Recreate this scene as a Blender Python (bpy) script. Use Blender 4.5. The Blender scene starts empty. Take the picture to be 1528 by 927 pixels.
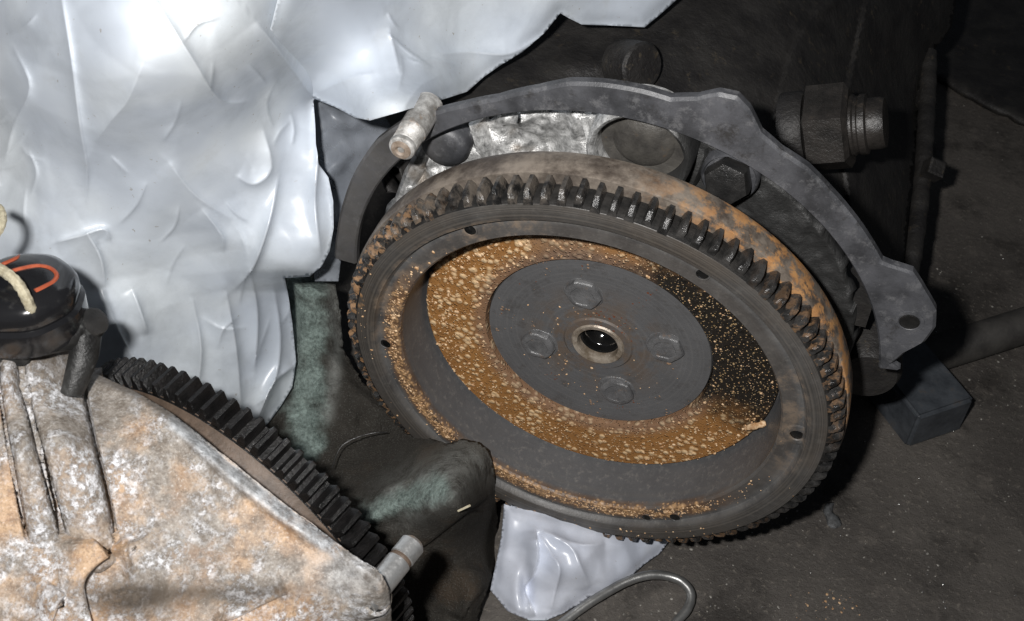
import bpy, bmesh, math, random
import numpy as np
from mathutils import Vector, Matrix, noise as mnoise
from mathutils.geometry import delaunay_2d_cdt

R = math.radians
scene = bpy.context.scene
coll = scene.collection
random.seed(7)
rng = np.random.default_rng(7)

# ------------------------------------------------------------------ camera
HC = 0.172                                   # crank axis height above the floor
F = 1700.0                                   # focal length in photo pixels
CAM = np.array([0.08832, -0.39777, 0.48674 + HC])
RIGHT = np.array([0.951046, 0.309051, 0.00006])
DOWN = np.array([0.223737, -0.688375, -0.689986])
FWD = np.array([-0.213199, 0.656222, -0.723822])
cam_d = bpy.data.cameras.new('camera')
cam_d.sensor_width = 36.0
cam_d.lens = 36.0 * F / 1528.0
cam_d.clip_start = 0.02
cam_d.dof.use_dof = True
cam_d.dof.focus_distance = 0.63
cam_d.dof.aperture_fstop = 20.0
cam_d.clip_end = 60
cam = bpy.data.objects.new('camera', cam_d)
coll.objects.link(cam)
m = Matrix.Identity(4)
for i in range(3):
    m[i][0] = RIGHT[i]; m[i][1] = -DOWN[i]; m[i][2] = -FWD[i]; m[i][3] = CAM[i]
cam.matrix_world = m
scene.camera = cam

# ------------------------------------------------------------------ light
world = bpy.data.worlds.new('World')
scene.world = world
world.use_nodes = True
bg = world.node_tree.nodes['Background']
bg.inputs['Color'].default_value = (0.75, 0.85, 1.0, 1)
bg.inputs['Strength'].default_value = 0.038
# the camera's own flash: a small bright window above left of the lens
fl = bpy.data.lights.new('flash', 'AREA')
fl.shape = 'RECTANGLE'
fl.size = 0.022
fl.size_y = 0.014
fl.energy = 5.4
fl.color = (1.0, 0.98, 0.96)
flash = bpy.data.objects.new('flash', fl)
coll.objects.link(flash)
fpos = CAM - 0.054 * RIGHT - 0.030 * DOWN
aim = FWD - 0.06 * RIGHT - 0.08 * DOWN
flash.location = fpos
flash.rotation_euler = Vector(aim).to_track_quat('-Z', 'Y').to_euler()

scene.view_settings.view_transform = 'Standard'
scene.view_settings.look = 'None'
scene.view_settings.exposure = 0.0
scene.view_settings.gamma = 1.0
scene.view_settings.use_curve_mapping = False
scene.render.engine = 'CYCLES'
scene.cycles.max_bounces = 6
scene.cycles.filter_width = 1.4

# ------------------------------------------------------------------ rays
def ray(px, py):
    return FWD + RIGHT * ((px - 764) / F) + DOWN * ((py - 463.5) / F)
def P(px, py, d):
    return CAM + ray(px, py) * d
def dep_z(px, py, z):
    r = ray(px, py); return (z - CAM[2]) / r[2]
def dep_y(px, py, y):
    r = ray(px, py); return (y - CAM[1]) / r[1]
def PZ(px, py, z): return P(px, py, dep_z(px, py, z))
def PY(px, py, y): return P(px, py, dep_y(px, py, y))

# ------------------------------------------------------------------ object helpers
def link(name, me, mat=None, parent=None):
    o = bpy.data.objects.new(name, me)
    coll.objects.link(o)
    if mat is not None and me is not None and len(me.materials) == 0:
        me.materials.append(mat)
    if parent is not None:
        o.parent = parent
    return o
def tag(o, label=None, cat=None, group=None, kind=None):
    if label: o['label'] = label
    if cat: o['category'] = cat
    if group: o['group'] = group
    if kind: o['kind'] = kind
    return o
def empty(name, loc=(0, 0, 0)):
    o = bpy.data.objects.new(name, None)
    o.empty_display_size = 0.02
    o.location = loc
    coll.objects.link(o)
    return o
def mesh(name, verts, faces, smooth=True):
    me = bpy.data.meshes.new(name)
    me.from_pydata([tuple(v) for v in verts], [], [tuple(f) for f in faces])
    if smooth:
        me.polygons.foreach_set('use_smooth', [True] * len(me.polygons))
    me.update()
    return me
def sharp(me, ang=35):
    try:
        me.set_sharp_from_angle(angle=R(ang))
    except Exception:
        pass
    return me
def from_bm(name, bm, smooth=True, ang=35):
    bmesh.ops.recalc_face_normals(bm, faces=bm.faces)
    me = bpy.data.meshes.new(name)
    bm.to_mesh(me); bm.free()
    if smooth:
        me.polygons.foreach_set('use_smooth', [True] * len(me.polygons))
        sharp(me, ang)
    return me

def lathe(profile, seg=160, closed=False, center=(0, 0, 0)):
    """profile: (radius, y) list, revolved round the Y axis"""
    vs, fs = [], []
    n = len(profile)
    for j in range(seg):
        a = 2 * math.pi * j / seg
        for (r, y) in profile:
            vs.append((center[0] + r * math.cos(a), center[1] + y, center[2] + r * math.sin(a)))
    for j in range(seg):
        k = (j + 1) % seg
        for i in range(n - 1 if not closed else n):
            i2 = (i + 1) % n
            fs.append((j * n + i, k * n + i, k * n + i2, j * n + i2))
    return vs, fs

def frame(axis):
    z = Vector(axis).normalized()
    x = z.orthogonal().normalized()
    y = z.cross(x)
    return x, y, z
def add_lathe_axis(bm, base, axis, profile, seg=32, xdir=None, rfun=None, caps=True):
    """profile of (radius, height) along axis from base; rfun(angle) scales the radius"""
    z = Vector(axis).normalized()
    if xdir is None: x = z.orthogonal().normalized()
    else:
        x = Vector(xdir); x = (x - z * x.dot(z)).normalized()
    y = z.cross(x)
    b = Vector(base)
    rings = []
    for (r, h) in profile:
        ring = []
        for j in range(seg):
            a = 2 * math.pi * j / seg
            rr = r * (rfun(a) if rfun else 1)
            ring.append(bm.verts.new(b + z * h + x * (rr * math.cos(a)) + y * (rr * math.sin(a))))
        rings.append(ring)
    for i in range(len(rings) - 1):
        for j in range(seg):
            k = (j + 1) % seg
            bm.faces.new((rings[i][j], rings[i][k], rings[i + 1][k], rings[i + 1][j]))
    if caps:
        bm.faces.new(rings[0]); bm.faces.new(rings[-1])
    return rings
def hexfun(a):
    s = math.pi / 3
    t = (a % s) - s / 2
    return math.cos(s / 2) / math.cos(t)

def catmull(pts, n=8):
    pts = [np.array(p, float) for p in pts]
    out = []
    q = [2 * pts[0] - pts[1]] + pts + [2 * pts[-1] - pts[-2]]
    for i in range(1, len(q) - 2):
        for k in range(n):
            t = k / n
            p0, p1, p2, p3 = q[i - 1], q[i], q[i + 1], q[i + 2]
            out.append(0.5 * (2 * p1 + (p2 - p0) * t + (2 * p0 - 5 * p1 + 4 * p2 - p3) * t * t + (3 * p1 - p0 - 3 * p2 + p3) * t ** 3))
    out.append(pts[-1])
    return out
def tube(pts, rad, seg=10, jitter=0.0, flat=None):
    bm = bmesh.new()
    n = len(pts)
    V = [Vector(p) for p in pts]
    rings = []
    up = None
    for i in range(n):
        t = (V[min(i + 1, n - 1)] - V[max(i - 1, 0)]).normalized()
        if up is None: up = t.orthogonal().normalized()
        up = (up - t * up.dot(t)).normalized()
        s = t.cross(up)
        r = rad[i] if hasattr(rad, '__len__') else rad
        ring = []
        for j in range(seg):
            a = 2 * math.pi * j / seg
            rr = r * (1 + random.uniform(-jitter, jitter))
            ring.append(bm.verts.new(V[i] + up * (rr * math.cos(a)) + s * (rr * math.sin(a))))
        rings.append(ring)
    for i in range(n - 1):
        for j in range(seg):
            k = (j + 1) % seg
            bm.faces.new((rings[i][j], rings[i][k], rings[i + 1][k], rings[i + 1][j]))
    bm.faces.new(rings[0]); bm.faces.new(rings[-1])
    return bm

# ---- numpy noise and surfaces
_perm = rng.permutation(512)
_perm = np.concatenate([_perm, _perm, _perm])
_ang = rng.uniform(0, 2 * np.pi, 512)
def perlin(x, y):
    xi = np.floor(x).astype(int); yi = np.floor(y).astype(int)
    xf = x - xi; yf = y - yi
    u = xf ** 3 * (xf * (xf * 6 - 15) + 10); v = yf ** 3 * (yf * (yf * 6 - 15) + 10)
    def g(ix, iy, dx, dy):
        h = _ang[_perm[(_perm[ix % 512] + iy) % 512] % 512]
        return np.cos(h) * dx + np.sin(h) * dy
    a = g(xi, yi, xf, yf); b = g(xi + 1, yi, xf - 1, yf)
    c = g(xi, yi + 1, xf, yf - 1); d = g(xi + 1, yi + 1, xf - 1, yf - 1)
    return (a + u * (b - a)) + v * ((c + u * (d - c)) - (a + u * (b - a)))
def fbm(x, y, o=4):
    s = 0; a = 1.0; f = 1.0
    for i in range(o):
        s = s + a * perlin(x * f + 17.3 * i, y * f - 9.1 * i); a *= 0.5; f *= 2.03
    return s
def tps(pts, vals):
    pts = np.array(pts, float) / 300.0; vals = np.array(vals, float)
    n = len(pts)
    def U(r2): return np.where(r2 > 1e-12, r2 * np.log(r2 + 1e-12), 0)
    K = U(((pts[:, None] - pts[None]) ** 2).sum(2)) + np.eye(n) * 1e-3
    A = np.zeros((n + 3, n + 3)); A[:n, :n] = K
    A[:n, n] = 1; A[:n, n + 1:] = pts; A[n, :n] = 1; A[n + 1:, :n] = pts.T
    w = np.linalg.solve(A, np.r_[vals, 0, 0, 0])
    def f(x, y):
        q = np.stack([x, y], -1) / 300.0
        d = ((q[:, None] - pts[None]) ** 2).sum(2)
        return U(d) @ w[:n] + w[n] + q @ w[n + 1:]
    return f
def poly_dist(x, y, line):
    """distance to polyline, signed side (+ left of travel in image coords), param 0..1"""
    best = np.full(x.shape, 1e9); side = np.zeros(x.shape); tt = np.zeros(x.shape)
    line = [np.array(p, float) for p in line]
    n = len(line) - 1
    for i in range(n):
        a, b = line[i], line[i + 1]
        ab = b - a; L2 = ab @ ab
        t = np.clip(((x - a[0]) * ab[0] + (y - a[1]) * ab[1]) / L2, 0, 1)
        dx = x - (a[0] + t * ab[0]); dy = y - (a[1] + t * ab[1])
        d = np.hypot(dx, dy)
        s = np.sign((x - a[0]) * ab[1] - (y - a[1]) * ab[0])
        mk = d < best - 1e-9
        best = np.where(mk, d, best); side = np.where(mk, s, side); tt = np.where(mk, (i + t) / n, tt)
    return best, side, tt
def densify(poly, step, jit=0.0, smooth=False):
    if smooth:
        pts = [np.array(p, float) for p in poly]
        loop = pts[-1:] + pts + pts[:2]
        c = []
        for i in range(1, len(loop) - 2):
            p0, p1, p2, p3 = loop[i - 1], loop[i], loop[i + 1], loop[i + 2]
            for k in range(6):
                t = k / 6
                c.append(0.5 * (2 * p1 + (p2 - p0) * t + (2 * p0 - 5 * p1 + 4 * p2 - p3) * t * t + (3 * p1 - p0 - 3 * p2 + p3) * t ** 3))
        poly = c
    out = []
    n = len(poly)
    for i in range(n):
        a = np.array(poly[i], float); b = np.array(poly[(i + 1) % n], float)
        L = np.linalg.norm(b - a); k = max(1, int(L / step))
        for j in range(k):
            p = a + (b - a) * j / k
            if jit: p = p + rng.normal(0, jit, 2)
            out.append(p)
    return out
def sheet(name, poly, controls, step=4.0, feat=None, jit=0.0, smooth=False, thick=0.0, curl=0.0, curl_w=12, attr=None, lines=(), clines=()):
    """a surface seen through the outline `poly` (photo pixels); its distance comes from control
    points: ('z',px,py,height) ('y',px,py,plane) ('d',px,py,depth)"""
    cp, cv = [], []
    for k, x, y, v in controls:
        cp.append((x, y)); cv.append(v if k == 'd' else dep_z(x, y, v) if k == 'z' else dep_y(x, y, v))
    if feat is not None:                 # dry run: learn where this surface has steps and creases
        FEAT_S.clear(); FEAT_C.clear()
        z_ = np.zeros(2); feat(z_, z_, z_)
        lines = list(lines) + list(FEAT_S); clines = list(clines) + list(FEAT_C)
    f = tps(cp, cv)
    edge = densify(poly, step, jit, smooth)
    E_ = np.array(edge)
    x0, y0 = E_.min(0); x1, y1 = E_.max(0)
    gx, gy = np.meshgrid(np.arange(x0, x1, step), np.arange(y0, y1, step * 0.87))
    gx = gx + (np.arange(gx.shape[0])[:, None] % 2) * step * 0.5
    gx = gx.ravel() + rng.uniform(-.12, .12, gx.size) * step; gy = gy.ravel() + rng.uniform(-.12, .12, gy.size) * step
    # inside test
    ins = np.zeros(gx.shape, bool)
    n = len(E_)
    for i in range(n):
        a = E_[i]; b = E_[(i + 1) % n]
        c = ((a[1] > gy) != (b[1] > gy))
        with np.errstate(divide='ignore', invalid='ignore'):
            xx = (b[0] - a[0]) * (gy - a[1]) / (b[1] - a[1]) + a[0]
        ins ^= c & (gx < xx)
    gx, gy = gx[ins], gy[ins]
    dmin = np.full(gx.shape, 1e9)
    for e in E_[::2]:
        dmin = np.minimum(dmin, np.hypot(gx - e[0], gy - e[1]))
    k = dmin > step * 0.6
    gx, gy, dmin = gx[k], gy[k], dmin[k]
    extra = []
    for ln, offs in [(l, (-0.8, 0.8)) for l in lines] + [(l, (-2.2, 0.0, 2.2)) for l in clines]:
        cl = ln
        L_ = np.array(cl); seg = np.r_[0, np.cumsum(np.linalg.norm(np.diff(L_, axis=0), axis=1))]
        uu = np.arange(0, seg[-1], step * 0.7)
        lx = np.interp(uu, seg, L_[:, 0]); ly = np.interp(uu, seg, L_[:, 1])
        tx = np.gradient(lx) if len(lx) > 1 else lx * 0; ty = np.gradient(ly) if len(ly) > 1 else ly * 0
        nn = np.hypot(tx, ty) + 1e-9
        dist, _, _ = poly_dist(gx, gy, list(zip(lx, ly))) if len(lx) > 1 else (np.full(gx.shape, 1e9), 0, 0)
        kk = dist > step * 0.55
        gx, gy = gx[kk], gy[kk]
        for o_ in offs:
            extra += list(zip(lx - ty / nn * o_, ly + tx / nn * o_))
    if extra:
        ex = np.array(extra); ins2 = np.zeros(len(ex), bool)
        for i in range(n):
            a = E_[i]; b = E_[(i + 1) % n]
            c = ((a[1] > ex[:, 1]) != (b[1] > ex[:, 1]))
            with np.errstate(divide='ignore', invalid='ignore'):
                xx = (b[0] - a[0]) * (ex[:, 1] - a[1]) / (b[1] - a[1]) + a[0]
            ins2 ^= c & (ex[:, 0] < xx)
        ex = ex[ins2]
        gx = np.r_[gx, ex[:, 0]]; gy = np.r_[gy, ex[:, 1]]
    pts = [Vector((float(p[0]), float(p[1]))) for p in edge] + [Vector((float(a), float(b))) for a, b in zip(gx, gy)]
    ne = len(edge)
    ov, oe, of, *_ = delaunay_2d_cdt(pts, [(i, (i + 1) % ne) for i in range(ne)], [], 1, 1e-4)
    X = np.array([v[0] for v in ov]); Y = np.array([v[1] for v in ov])
    d = f(X, Y)
    if curl or True:
        dm = np.full(X.shape, 1e9)
        for e in E_:
            dm = np.minimum(dm, np.hypot(X - e[0], Y - e[1]))
        d = d + curl * np.exp(-(dm / curl_w) ** 2 * 2)
    if feat: d = d + feat(X, Y, dm)
    V = CAM + (FWD[None] + RIGHT[None] * ((X - 764) / F)[:, None] + DOWN[None] * ((Y - 463.5) / F)[:, None]) * d[:, None]
    me = mesh(name, V, of)
    if attr:
        for an, fn in attr.items():
            a = me.attributes.new(an, 'FLOAT', 'POINT')
            a.data.foreach_set('value', np.clip(fn(X, Y), 0, 1).astype(np.float32))
    # make normals face the camera
    if len(me.polygons):
        p = me.polygons[0]
        if p.normal.dot(Vector(CAM) - p.center) < 0: me.flip_normals()
    return me
def solid(o, t):
    md = o.modifiers.new('thickness', 'SOLIDIFY')
    md.thickness = t; md.offset = -1
    return o
FEAT_S, FEAT_C = [], []
def ridge(x, y, line, w, h, sharpness=1.0):
    d, s, t = poly_dist(x, y, line)
    env = np.sin(np.clip(t, 0.02, 0.98) * np.pi) ** 0.5
    return -h * env * np.exp(-(d / w) ** (2 * sharpness))
def smoothline(line):
    return catmull(line, 5) if len(line) > 2 else [np.array(q, float) for q in line]
def stepf(x, y, line, h, w, fade=0.08):
    """surface left of the line is raised by h, sloping off over w pixels; sharp drop at the line"""
    line = smoothline(line); FEAT_S.append(line)
    d, s, t = poly_dist(x, y, line)
    env = np.clip(np.minimum(t, 1 - t) / fade, 0, 1)
    return np.where(s > 0, -h * env * np.exp(-(d / w) ** 2), 0)

# ------------------------------------------------------------------ materials
class NB:
    def __init__(s, name):
        s.m = bpy.data.materials.new(name); s.m.use_nodes = True
        s.t = s.m.node_tree; s.t.nodes.clear()
        s.out = s.t.nodes.new('ShaderNodeOutputMaterial')
    def n(s, typ, **kw):
        o = s.t.nodes.new(typ)
        for k, v in kw.items(): setattr(o, k, v)
        return o
    def set(s, sock, v):
        if isinstance(v, bpy.types.NodeSocket): s.t.links.new(v, sock)
        elif isinstance(v, (tuple, list)):
            sock.default_value = tuple(v) + ((1,) if len(v) == 3 and len(sock.default_value) == 4 else ())
        else: sock.default_value = v
    def math(s, op, a, b=0.0, c=None, clamp=False):
        o = s.n('ShaderNodeMath', operation=op, use_clamp=clamp)
        s.set(o.inputs[0], a); s.set(o.inputs[1], b)
        if c is not None: s.set(o.inputs[2], c)
        return o.outputs[0]
    def add(s, a, b): return s.math('ADD', a, b)
    def sub(s, a, b): return s.math('SUBTRACT', a, b)
    def mul(s, a, b): return s.math('MULTIPLY', a, b)
    def mx(s, a, b): return s.math('MAXIMUM', a, b)
    def pos(s):
        return s.n('ShaderNodeNewGeometry').outputs['Position']
    def xyz(s, v):
        o = s.n('ShaderNodeSeparateXYZ'); s.set(o.inputs[0], v); return o.outputs
    def noise(s, v, scale, detail=5, rough=0.6, dist=0.0):
        o = s.n('ShaderNodeTexNoise'); s.set(o.inputs['Vector'], v)
        o.inputs['Scale'].default_value = scale; o.inputs['Detail'].default_value = detail
        o.inputs['Roughness'].default_value = rough; o.inputs['Distortion'].default_value = dist
        return o.outputs['Fac']
    def vor(s, v, scale, feature='F1', rnd=1.0):
        o = s.n('ShaderNodeTexVoronoi', feature=feature); s.set(o.inputs['Vector'], v)
        o.inputs['Scale'].default_value = scale; o.inputs['Randomness'].default_value = rnd
        return o
    def sm(s, v, lo, hi, to0=0.0, to1=1.0):
        o = s.n('ShaderNodeMapRange', interpolation_type='SMOOTHSTEP')
        s.set(o.inputs[0], v); s.set(o.inputs[1], lo); s.set(o.inputs[2], hi); s.set(o.inputs[3], to0); s.set(o.inputs[4], to1)
        return o.outputs[0]
    def mix(s, f, a, b):
        o = s.n('ShaderNodeMix', data_type='RGBA'); s.set(o.inputs[0], f)
        s.set(o.inputs[6], a); s.set(o.inputs[7], b); return o.outputs[2]
    def band(s, v, a, b, soft):
        return s.mul(s.sm(v, a - soft, a + soft), s.sm(v, b - soft, b + soft, 1.0, 0.0))
    def polar(s, c=(0, 0, HC)):
        o = s.n('ShaderNodeVectorMath', operation='SUBTRACT'); s.set(o.inputs[0], s.pos()); o.inputs[1].default_value = c
        x, y, z = s.xyz(o.outputs[0])
        r = s.math('SQRT', s.add(s.mul(x, x), s.mul(z, z)))
        a = s.math('ARCTAN2', z, x)
        return o.outputs[0], r, a, y
    def angband(s, a, c, half, soft):
        """1 inside an angular sector (degrees)"""
        d = s.sub(a, R(c))
        d = s.math('WRAP', d, math.pi, -math.pi)
        d = s.math('ABSOLUTE', d)
        return s.sm(d, R(half - soft), R(half + soft), 1.0, 0.0)
    def bump(s, h, dist=0.001, strength=1.0, normal=None):
        o = s.n('ShaderNodeBump'); s.set(o.inputs['Height'], h)
        o.inputs['Distance'].default_value = dist; o.inputs['Strength'].default_value = strength
        if normal is not None: s.set(o.inputs['Normal'], normal)
        return o.outputs[0]
    def done(s, col, rough=0.5, metal=0.0, normal=None, spec=0.5, coat=0.0, coat_r=0.15, **kw):
        b = s.n('ShaderNodeBsdfPrincipled')
        s.set(b.inputs['Base Color'], col); s.set(b.inputs['Roughness'], rough); s.set(b.inputs['Metallic'], metal)
        s.set(b.inputs['Specular IOR Level'], spec)
        s.set(b.inputs['Coat Weight'], coat); s.set(b.inputs['Coat Roughness'], coat_r)
        if normal is not None: s.set(b.inputs['Normal'], normal)
        for k, v in kw.items(): s.set(b.inputs[k.replace('_', ' ')], v)
        s.t.links.new(b.outputs[0], s.out.inputs[0])
        s.bsdf = b
        return s.m

ORANGE = (0.30, 0.125, 0.035); TAN = (0.56, 0.38, 0.21); RUST = (0.16, 0.065, 0.025); PALE = (0.50, 0.27, 0.11)

def speckle(b, v, scale, density):
    """rust blobs: 0..1 mask, density 0..1 (socket or number)"""
    o = b.vor(v, scale)
    jitter = b.noise(v, scale * 0.35, 3)
    size = b.mul(b.add(b.mul(b.sm(jitter, 0.3, 0.70), 0.52), 0.24), density)
    return b.math('SUBTRACT', 1.0, b.math('SMOOTH_MIN', 1.0, b.math('DIVIDE', o.outputs['Distance'], b.add(size, 1e-4)), 0.15), clamp=True)

def mat_flywheel():
    b = NB('greasy_flywheel_steel')
    v, r, a, y = b.polar()
    n1 = b.noise(v, 38, 6, 0.65); n2 = b.noise(v, 260, 4, 0.7); n3 = b.noise(v, 900, 3)
    base = b.mix(b.sm(n1, 0.3, 0.7), (0.050, 0.050, 0.051), (0.125, 0.123, 0.121))
    wall = b.mul(b.sm(y, 0.002, 0.006), b.sm(r, 0.113, 0.115, 1.0, 0.0))
    base = b.mix(b.mul(wall, 0.75), base, (0.080, 0.082, 0.087))
    base = b.mix(b.mul(b.sm(n2, 0.5, 0.75), 0.5), base, (0.20, 0.19, 0.175))
    # turned marks round the axis
    rings = b.n('ShaderNodeTexNoise', noise_dimensions='1D'); b.set(rings.inputs['W'], r); rings.inputs['Scale'].default_value = 900; rings.inputs['Detail'].default_value = 4
    base = b.mix(b.mul(b.sm(rings.outputs['Fac'], 0.45, 0.7), 0.35), base, (0.12, 0.113, 0.105))
    outer = b.sm(r, 0.1205, 0.1235)
    # brown film on the outer ring
    film = b.mul(outer, b.sm(b.noise(v, 22, 4), 0.42, 0.68))
    base = b.mix(b.mul(film, 0.55), base, (0.105, 0.080, 0.058))
    base = b.mix(b.mul(outer, b.sm(b.noise(v, 18, 5, 0.7), 0.25, 0.75, 0.35, 0.85)), base, b.mix(b.sm(rings.outputs['Fac'], 0.4, 0.65), (0.034, 0.030, 0.026), (0.085, 0.074, 0.062)))
    # rust that collects round the bolt circle and lip
    lipband = b.band(r, 0.1082, 0.1178, 0.0022)
    lower = b.mx(b.angband(a, -105, 62, 16), b.mul(b.angband(a, 178, 26, 10), 0.85))
    wob = b.sm(b.noise(v, 55, 3), 0.26, 0.50)
    facemask = b.sm(y, 0.002, 0.006, 1.0, 0.0)
    dens = b.mul(b.mul(b.mul(lipband, lower), wob), facemask)
    sp = speckle(b, v, 420, b.mul(dens, 1.5))
    sp2 = speckle(b, v, 250, b.mul(dens, 1.35))
    base = b.mix(b.mul(b.mul(lipband, facemask), 0.45), base, (0.050, 0.040, 0.032))
    base = b.mix(b.mul(dens, 0.75), base, (0.17, 0.085, 0.036))
    base = b.mix(b.mx(sp, sp2), base, b.mix(n2, PALE, TAN))
    # dusty tan patches upper left of the flat rim and along the right rim
    dust = b.mul(b.mul(b.band(r, 0.108, 0.124, 0.002), b.mx(b.angband(a, 140, 38, 14), b.mul(b.angband(a, 8, 22, 8), 0.8))), b.sm(b.noise(v, 75, 5, 0.7), 0.46, 0.66))
    base = b.mix(b.mul(b.mul(dust, facemask), 0.75), base, (0.235, 0.175, 0.125))
    # scattered flecks on the outer ring
    fl_ = speckle(b, v, 190, b.mul(b.mul(outer, b.mx(b.angband(a, -140, 85, 20), 0.25)), b.sm(b.noise(v, 40, 3), 0.52, 0.66)))
    base = b.mix(fl_, base, PALE)
    # the band behind the teeth: brown, and orange rust at the upper right
    back = b.mul(b.sm(y, 0.0074, 0.0090), b.sm(r, 0.128, 0.133))
    brown = b.mix(b.sm(b.noise(v, 60, 6, 0.72), 0.32, 0.68), (0.06, 0.047, 0.038), (0.235, 0.20, 0.165))
    base = b.mix(back, base, brown)
    streak = b.mul(b.mul(back, b.angband(a, 38, 34, 16)), b.sm(b.noise(v, 95, 6, 0.72), 0.44, 0.58))
    base = b.mix(streak, base, b.mix(b.noise(v, 170, 3), (0.30, 0.115, 0.04), (0.62, 0.36, 0.15)))
    h = b.add(b.mul(n2, 0.35), b.add(b.mul(n3, 0.12), b.mul(b.mx(sp, fl_), 0.8)))
    h = b.add(h, b.mul(rings.outputs['Fac'], 0.12))
    return b.done(base, b.add(b.mul(n2, 0.25), 0.34), 0.0, b.bump(h, 0.0009, 0.7), spec=0.45)

def mat_friction():
    b = NB('rust_blotched_friction_ring')
    v, r, a, y = b.polar()
    n1 = b.noise(v, 60, 5); n2 = b.noise(v, 420, 4, 0.7)
    o = b.mix(n1, (0.20, 0.086, 0.024), (0.38, 0.185, 0.056))
    o = b.mix(b.mul(b.sm(n2, 0.55, 0.7), 0.6), o, (0.07, 0.03, 0.012))
    # size of the pale blobs: bigger at the upper left
    big = b.angband(a, 150, 55, 30)
    s1 = speckle(b, v, 215, b.add(0.82, b.mul(big, 0.12)))
    s2 = speckle(b, v, 400, 0.52)
    s3 = b.mul(speckle(b, v, 130, 0.52), b.mul(big, 1.0))
    sp = b.mx(b.mx(s1, s2), s3)
    tan = b.mix(b.noise(v, 350, 2), (0.56, 0.34, 0.15), (0.78, 0.60, 0.38))
    orange = b.mix(b.sm(sp, 0.06, 0.55), o, tan)
    # top: dull pinkish dust
    top = b.mul(b.angband(a, 88, 42, 18), b.sm(b.noise(v, 30, 3), 0.35, 0.6))
    orange = b.mix(b.mul(top, 0.65), orange, b.mix(n2, (0.10, 0.068, 0.05), (0.26, 0.18, 0.125)))
    inner = b.sm(r, 0.069, 0.079, 1.0, 0.0)
    orange = b.mix(b.mul(inner, 0.55), orange, b.mix(n2, (0.07, 0.055, 0.05), (0.26, 0.18, 0.14)))
    # black oily sector, with small tan crumbs
    wob = b.add(a, b.mul(b.sub(b.noise(v, 40, 6, 0.75), 0.5), 1.1))
    dark = b.angband(wob, 24, 46, 15)
    s4 = speckle(b, v, 560, 0.62); s5 = speckle(b, v, 330, 0.42)
    black = b.mix(b.sm(b.mx(s4, s5), 0.1, 0.5), b.mix(n2, (0.008, 0.007, 0.006), (0.022, 0.018, 0.014)), b.mix(n1, (0.30, 0.19, 0.085), (0.46, 0.33, 0.17)))
    col = b.mix(dark, orange, black)
    h = b.add(b.mul(b.mx(sp, s4), 1.0), b.mul(n2, 0.3))
    rough = b.mix(dark, (0.62, 0.62, 0.62), (0.38, 0.38, 0.38))
    return b.done(col, rough, 0.0, b.bump(h, 0.0011, 0.85), spec=0.4)

def mat_hub():
    b = NB('dull_grey_hub')
    v, r, a, y = b.polar()
    n1 = b.noise(v, 45, 6, 0.65); n2 = b.noise(v, 330, 4, 0.7)
    base = b.mix(n1, (0.070, 0.070, 0.072), (0.125, 0.125, 0.128))
    st_ = b.sm(b.noise(v, 95, 5, 0.7), 0.5, 0.7)
    base = b.mix(b.mul(st_, 0.5), base, (0.045, 0.040, 0.036))
    near = b.mul(b.sm(r, 0.020, 0.052, 1.0, 0.0), b.sm(b.noise(v, 60, 5, 0.7), 0.40, 0.58))
    base = b.mix(b.mul(near, 0.7), base, (0.115, 0.078, 0.05))
    sp = speckle(b, v, 330, b.mul(b.sm(b.noise(v, 48, 2), 0.48, 0.66), 0.6))
    base = b.mix(b.sm(sp, 0.25, 0.5), base, (0.30, 0.19, 0.115))
    red = speckle(b, v, 420, b.mul(b.sm(b.noise(v, 33, 2), 0.55, 0.66), 0.7))
    base = b.mix(b.sm(red, 0.2, 0.5), base, (0.14, 0.045, 0.02))
    base = b.mix(b.mul(b.sm(n2, 0.55, 0.72), 0.35), base, (0.13, 0.125, 0.12))
    rg_ = b.n('ShaderNodeTexNoise', noise_dimensions='1D'); b.set(rg_.inputs['W'], r); rg_.inputs['Scale'].default_value = 500; rg_.inputs['Detail'].default_value = 5
    base = b.mix(b.mul(b.sm(rg_.outputs['Fac'], 0.45, 0.72), 0.18), base, (0.165, 0.16, 0.155))
    h = b.add(b.add(b.mul(n2, 0.4), b.mul(rg_.outputs['Fac'], 0.08)), b.mul(sp, 0.6))
    return b.done(base, b.add(b.mul(n1, 0.3), 0.34), 0.0, b.bump(h, 0.0009, 0.6), spec=0.45)

def mat_tooth():
    b = NB('oily_black_tooth_steel')
    v, r, a, y = b.polar()
    n1 = b.noise(v, 140, 4); n2 = b.noise(v, 520, 4, 0.7)
    base = b.mix(b.sm(n1, 0.3, 0.7), (0.010, 0.010, 0.010), (0.050, 0.048, 0.046))
    rust = b.mx(b.mul(b.angband(a, 163, 32, 12), 0.85), b.mx(b.mul(b.angband(a, -105, 62, 20), 0.62), b.mul(b.angband(a, 28, 20, 10), 0.40)))
    mask = b.mul(rust, b.sm(b.noise(v, 210, 3), 0.46, 0.60))
    base = b.mix(b.mul(mask, 0.9), base, b.mix(n2, (0.20, 0.095, 0.04), (0.50, 0.30, 0.15)))
    dust = b.mul(b.angband(a, 122, 26, 14), b.sm(n1, 0.4, 0.65))
    base = b.mix(b.mul(dust, 0.6), base, (0.15, 0.125, 0.10))
    h = b.add(b.mul(n2, 0.5), b.mul(n1, 0.6))
    rough = b.add(b.mul(mask, 0.35), b.add(b.mul(n2, 0.24), 0.12))
    return b.done(base, rough, 0.0, b.bump(h, 0.0014, 0.85), spec=0.6)

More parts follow.
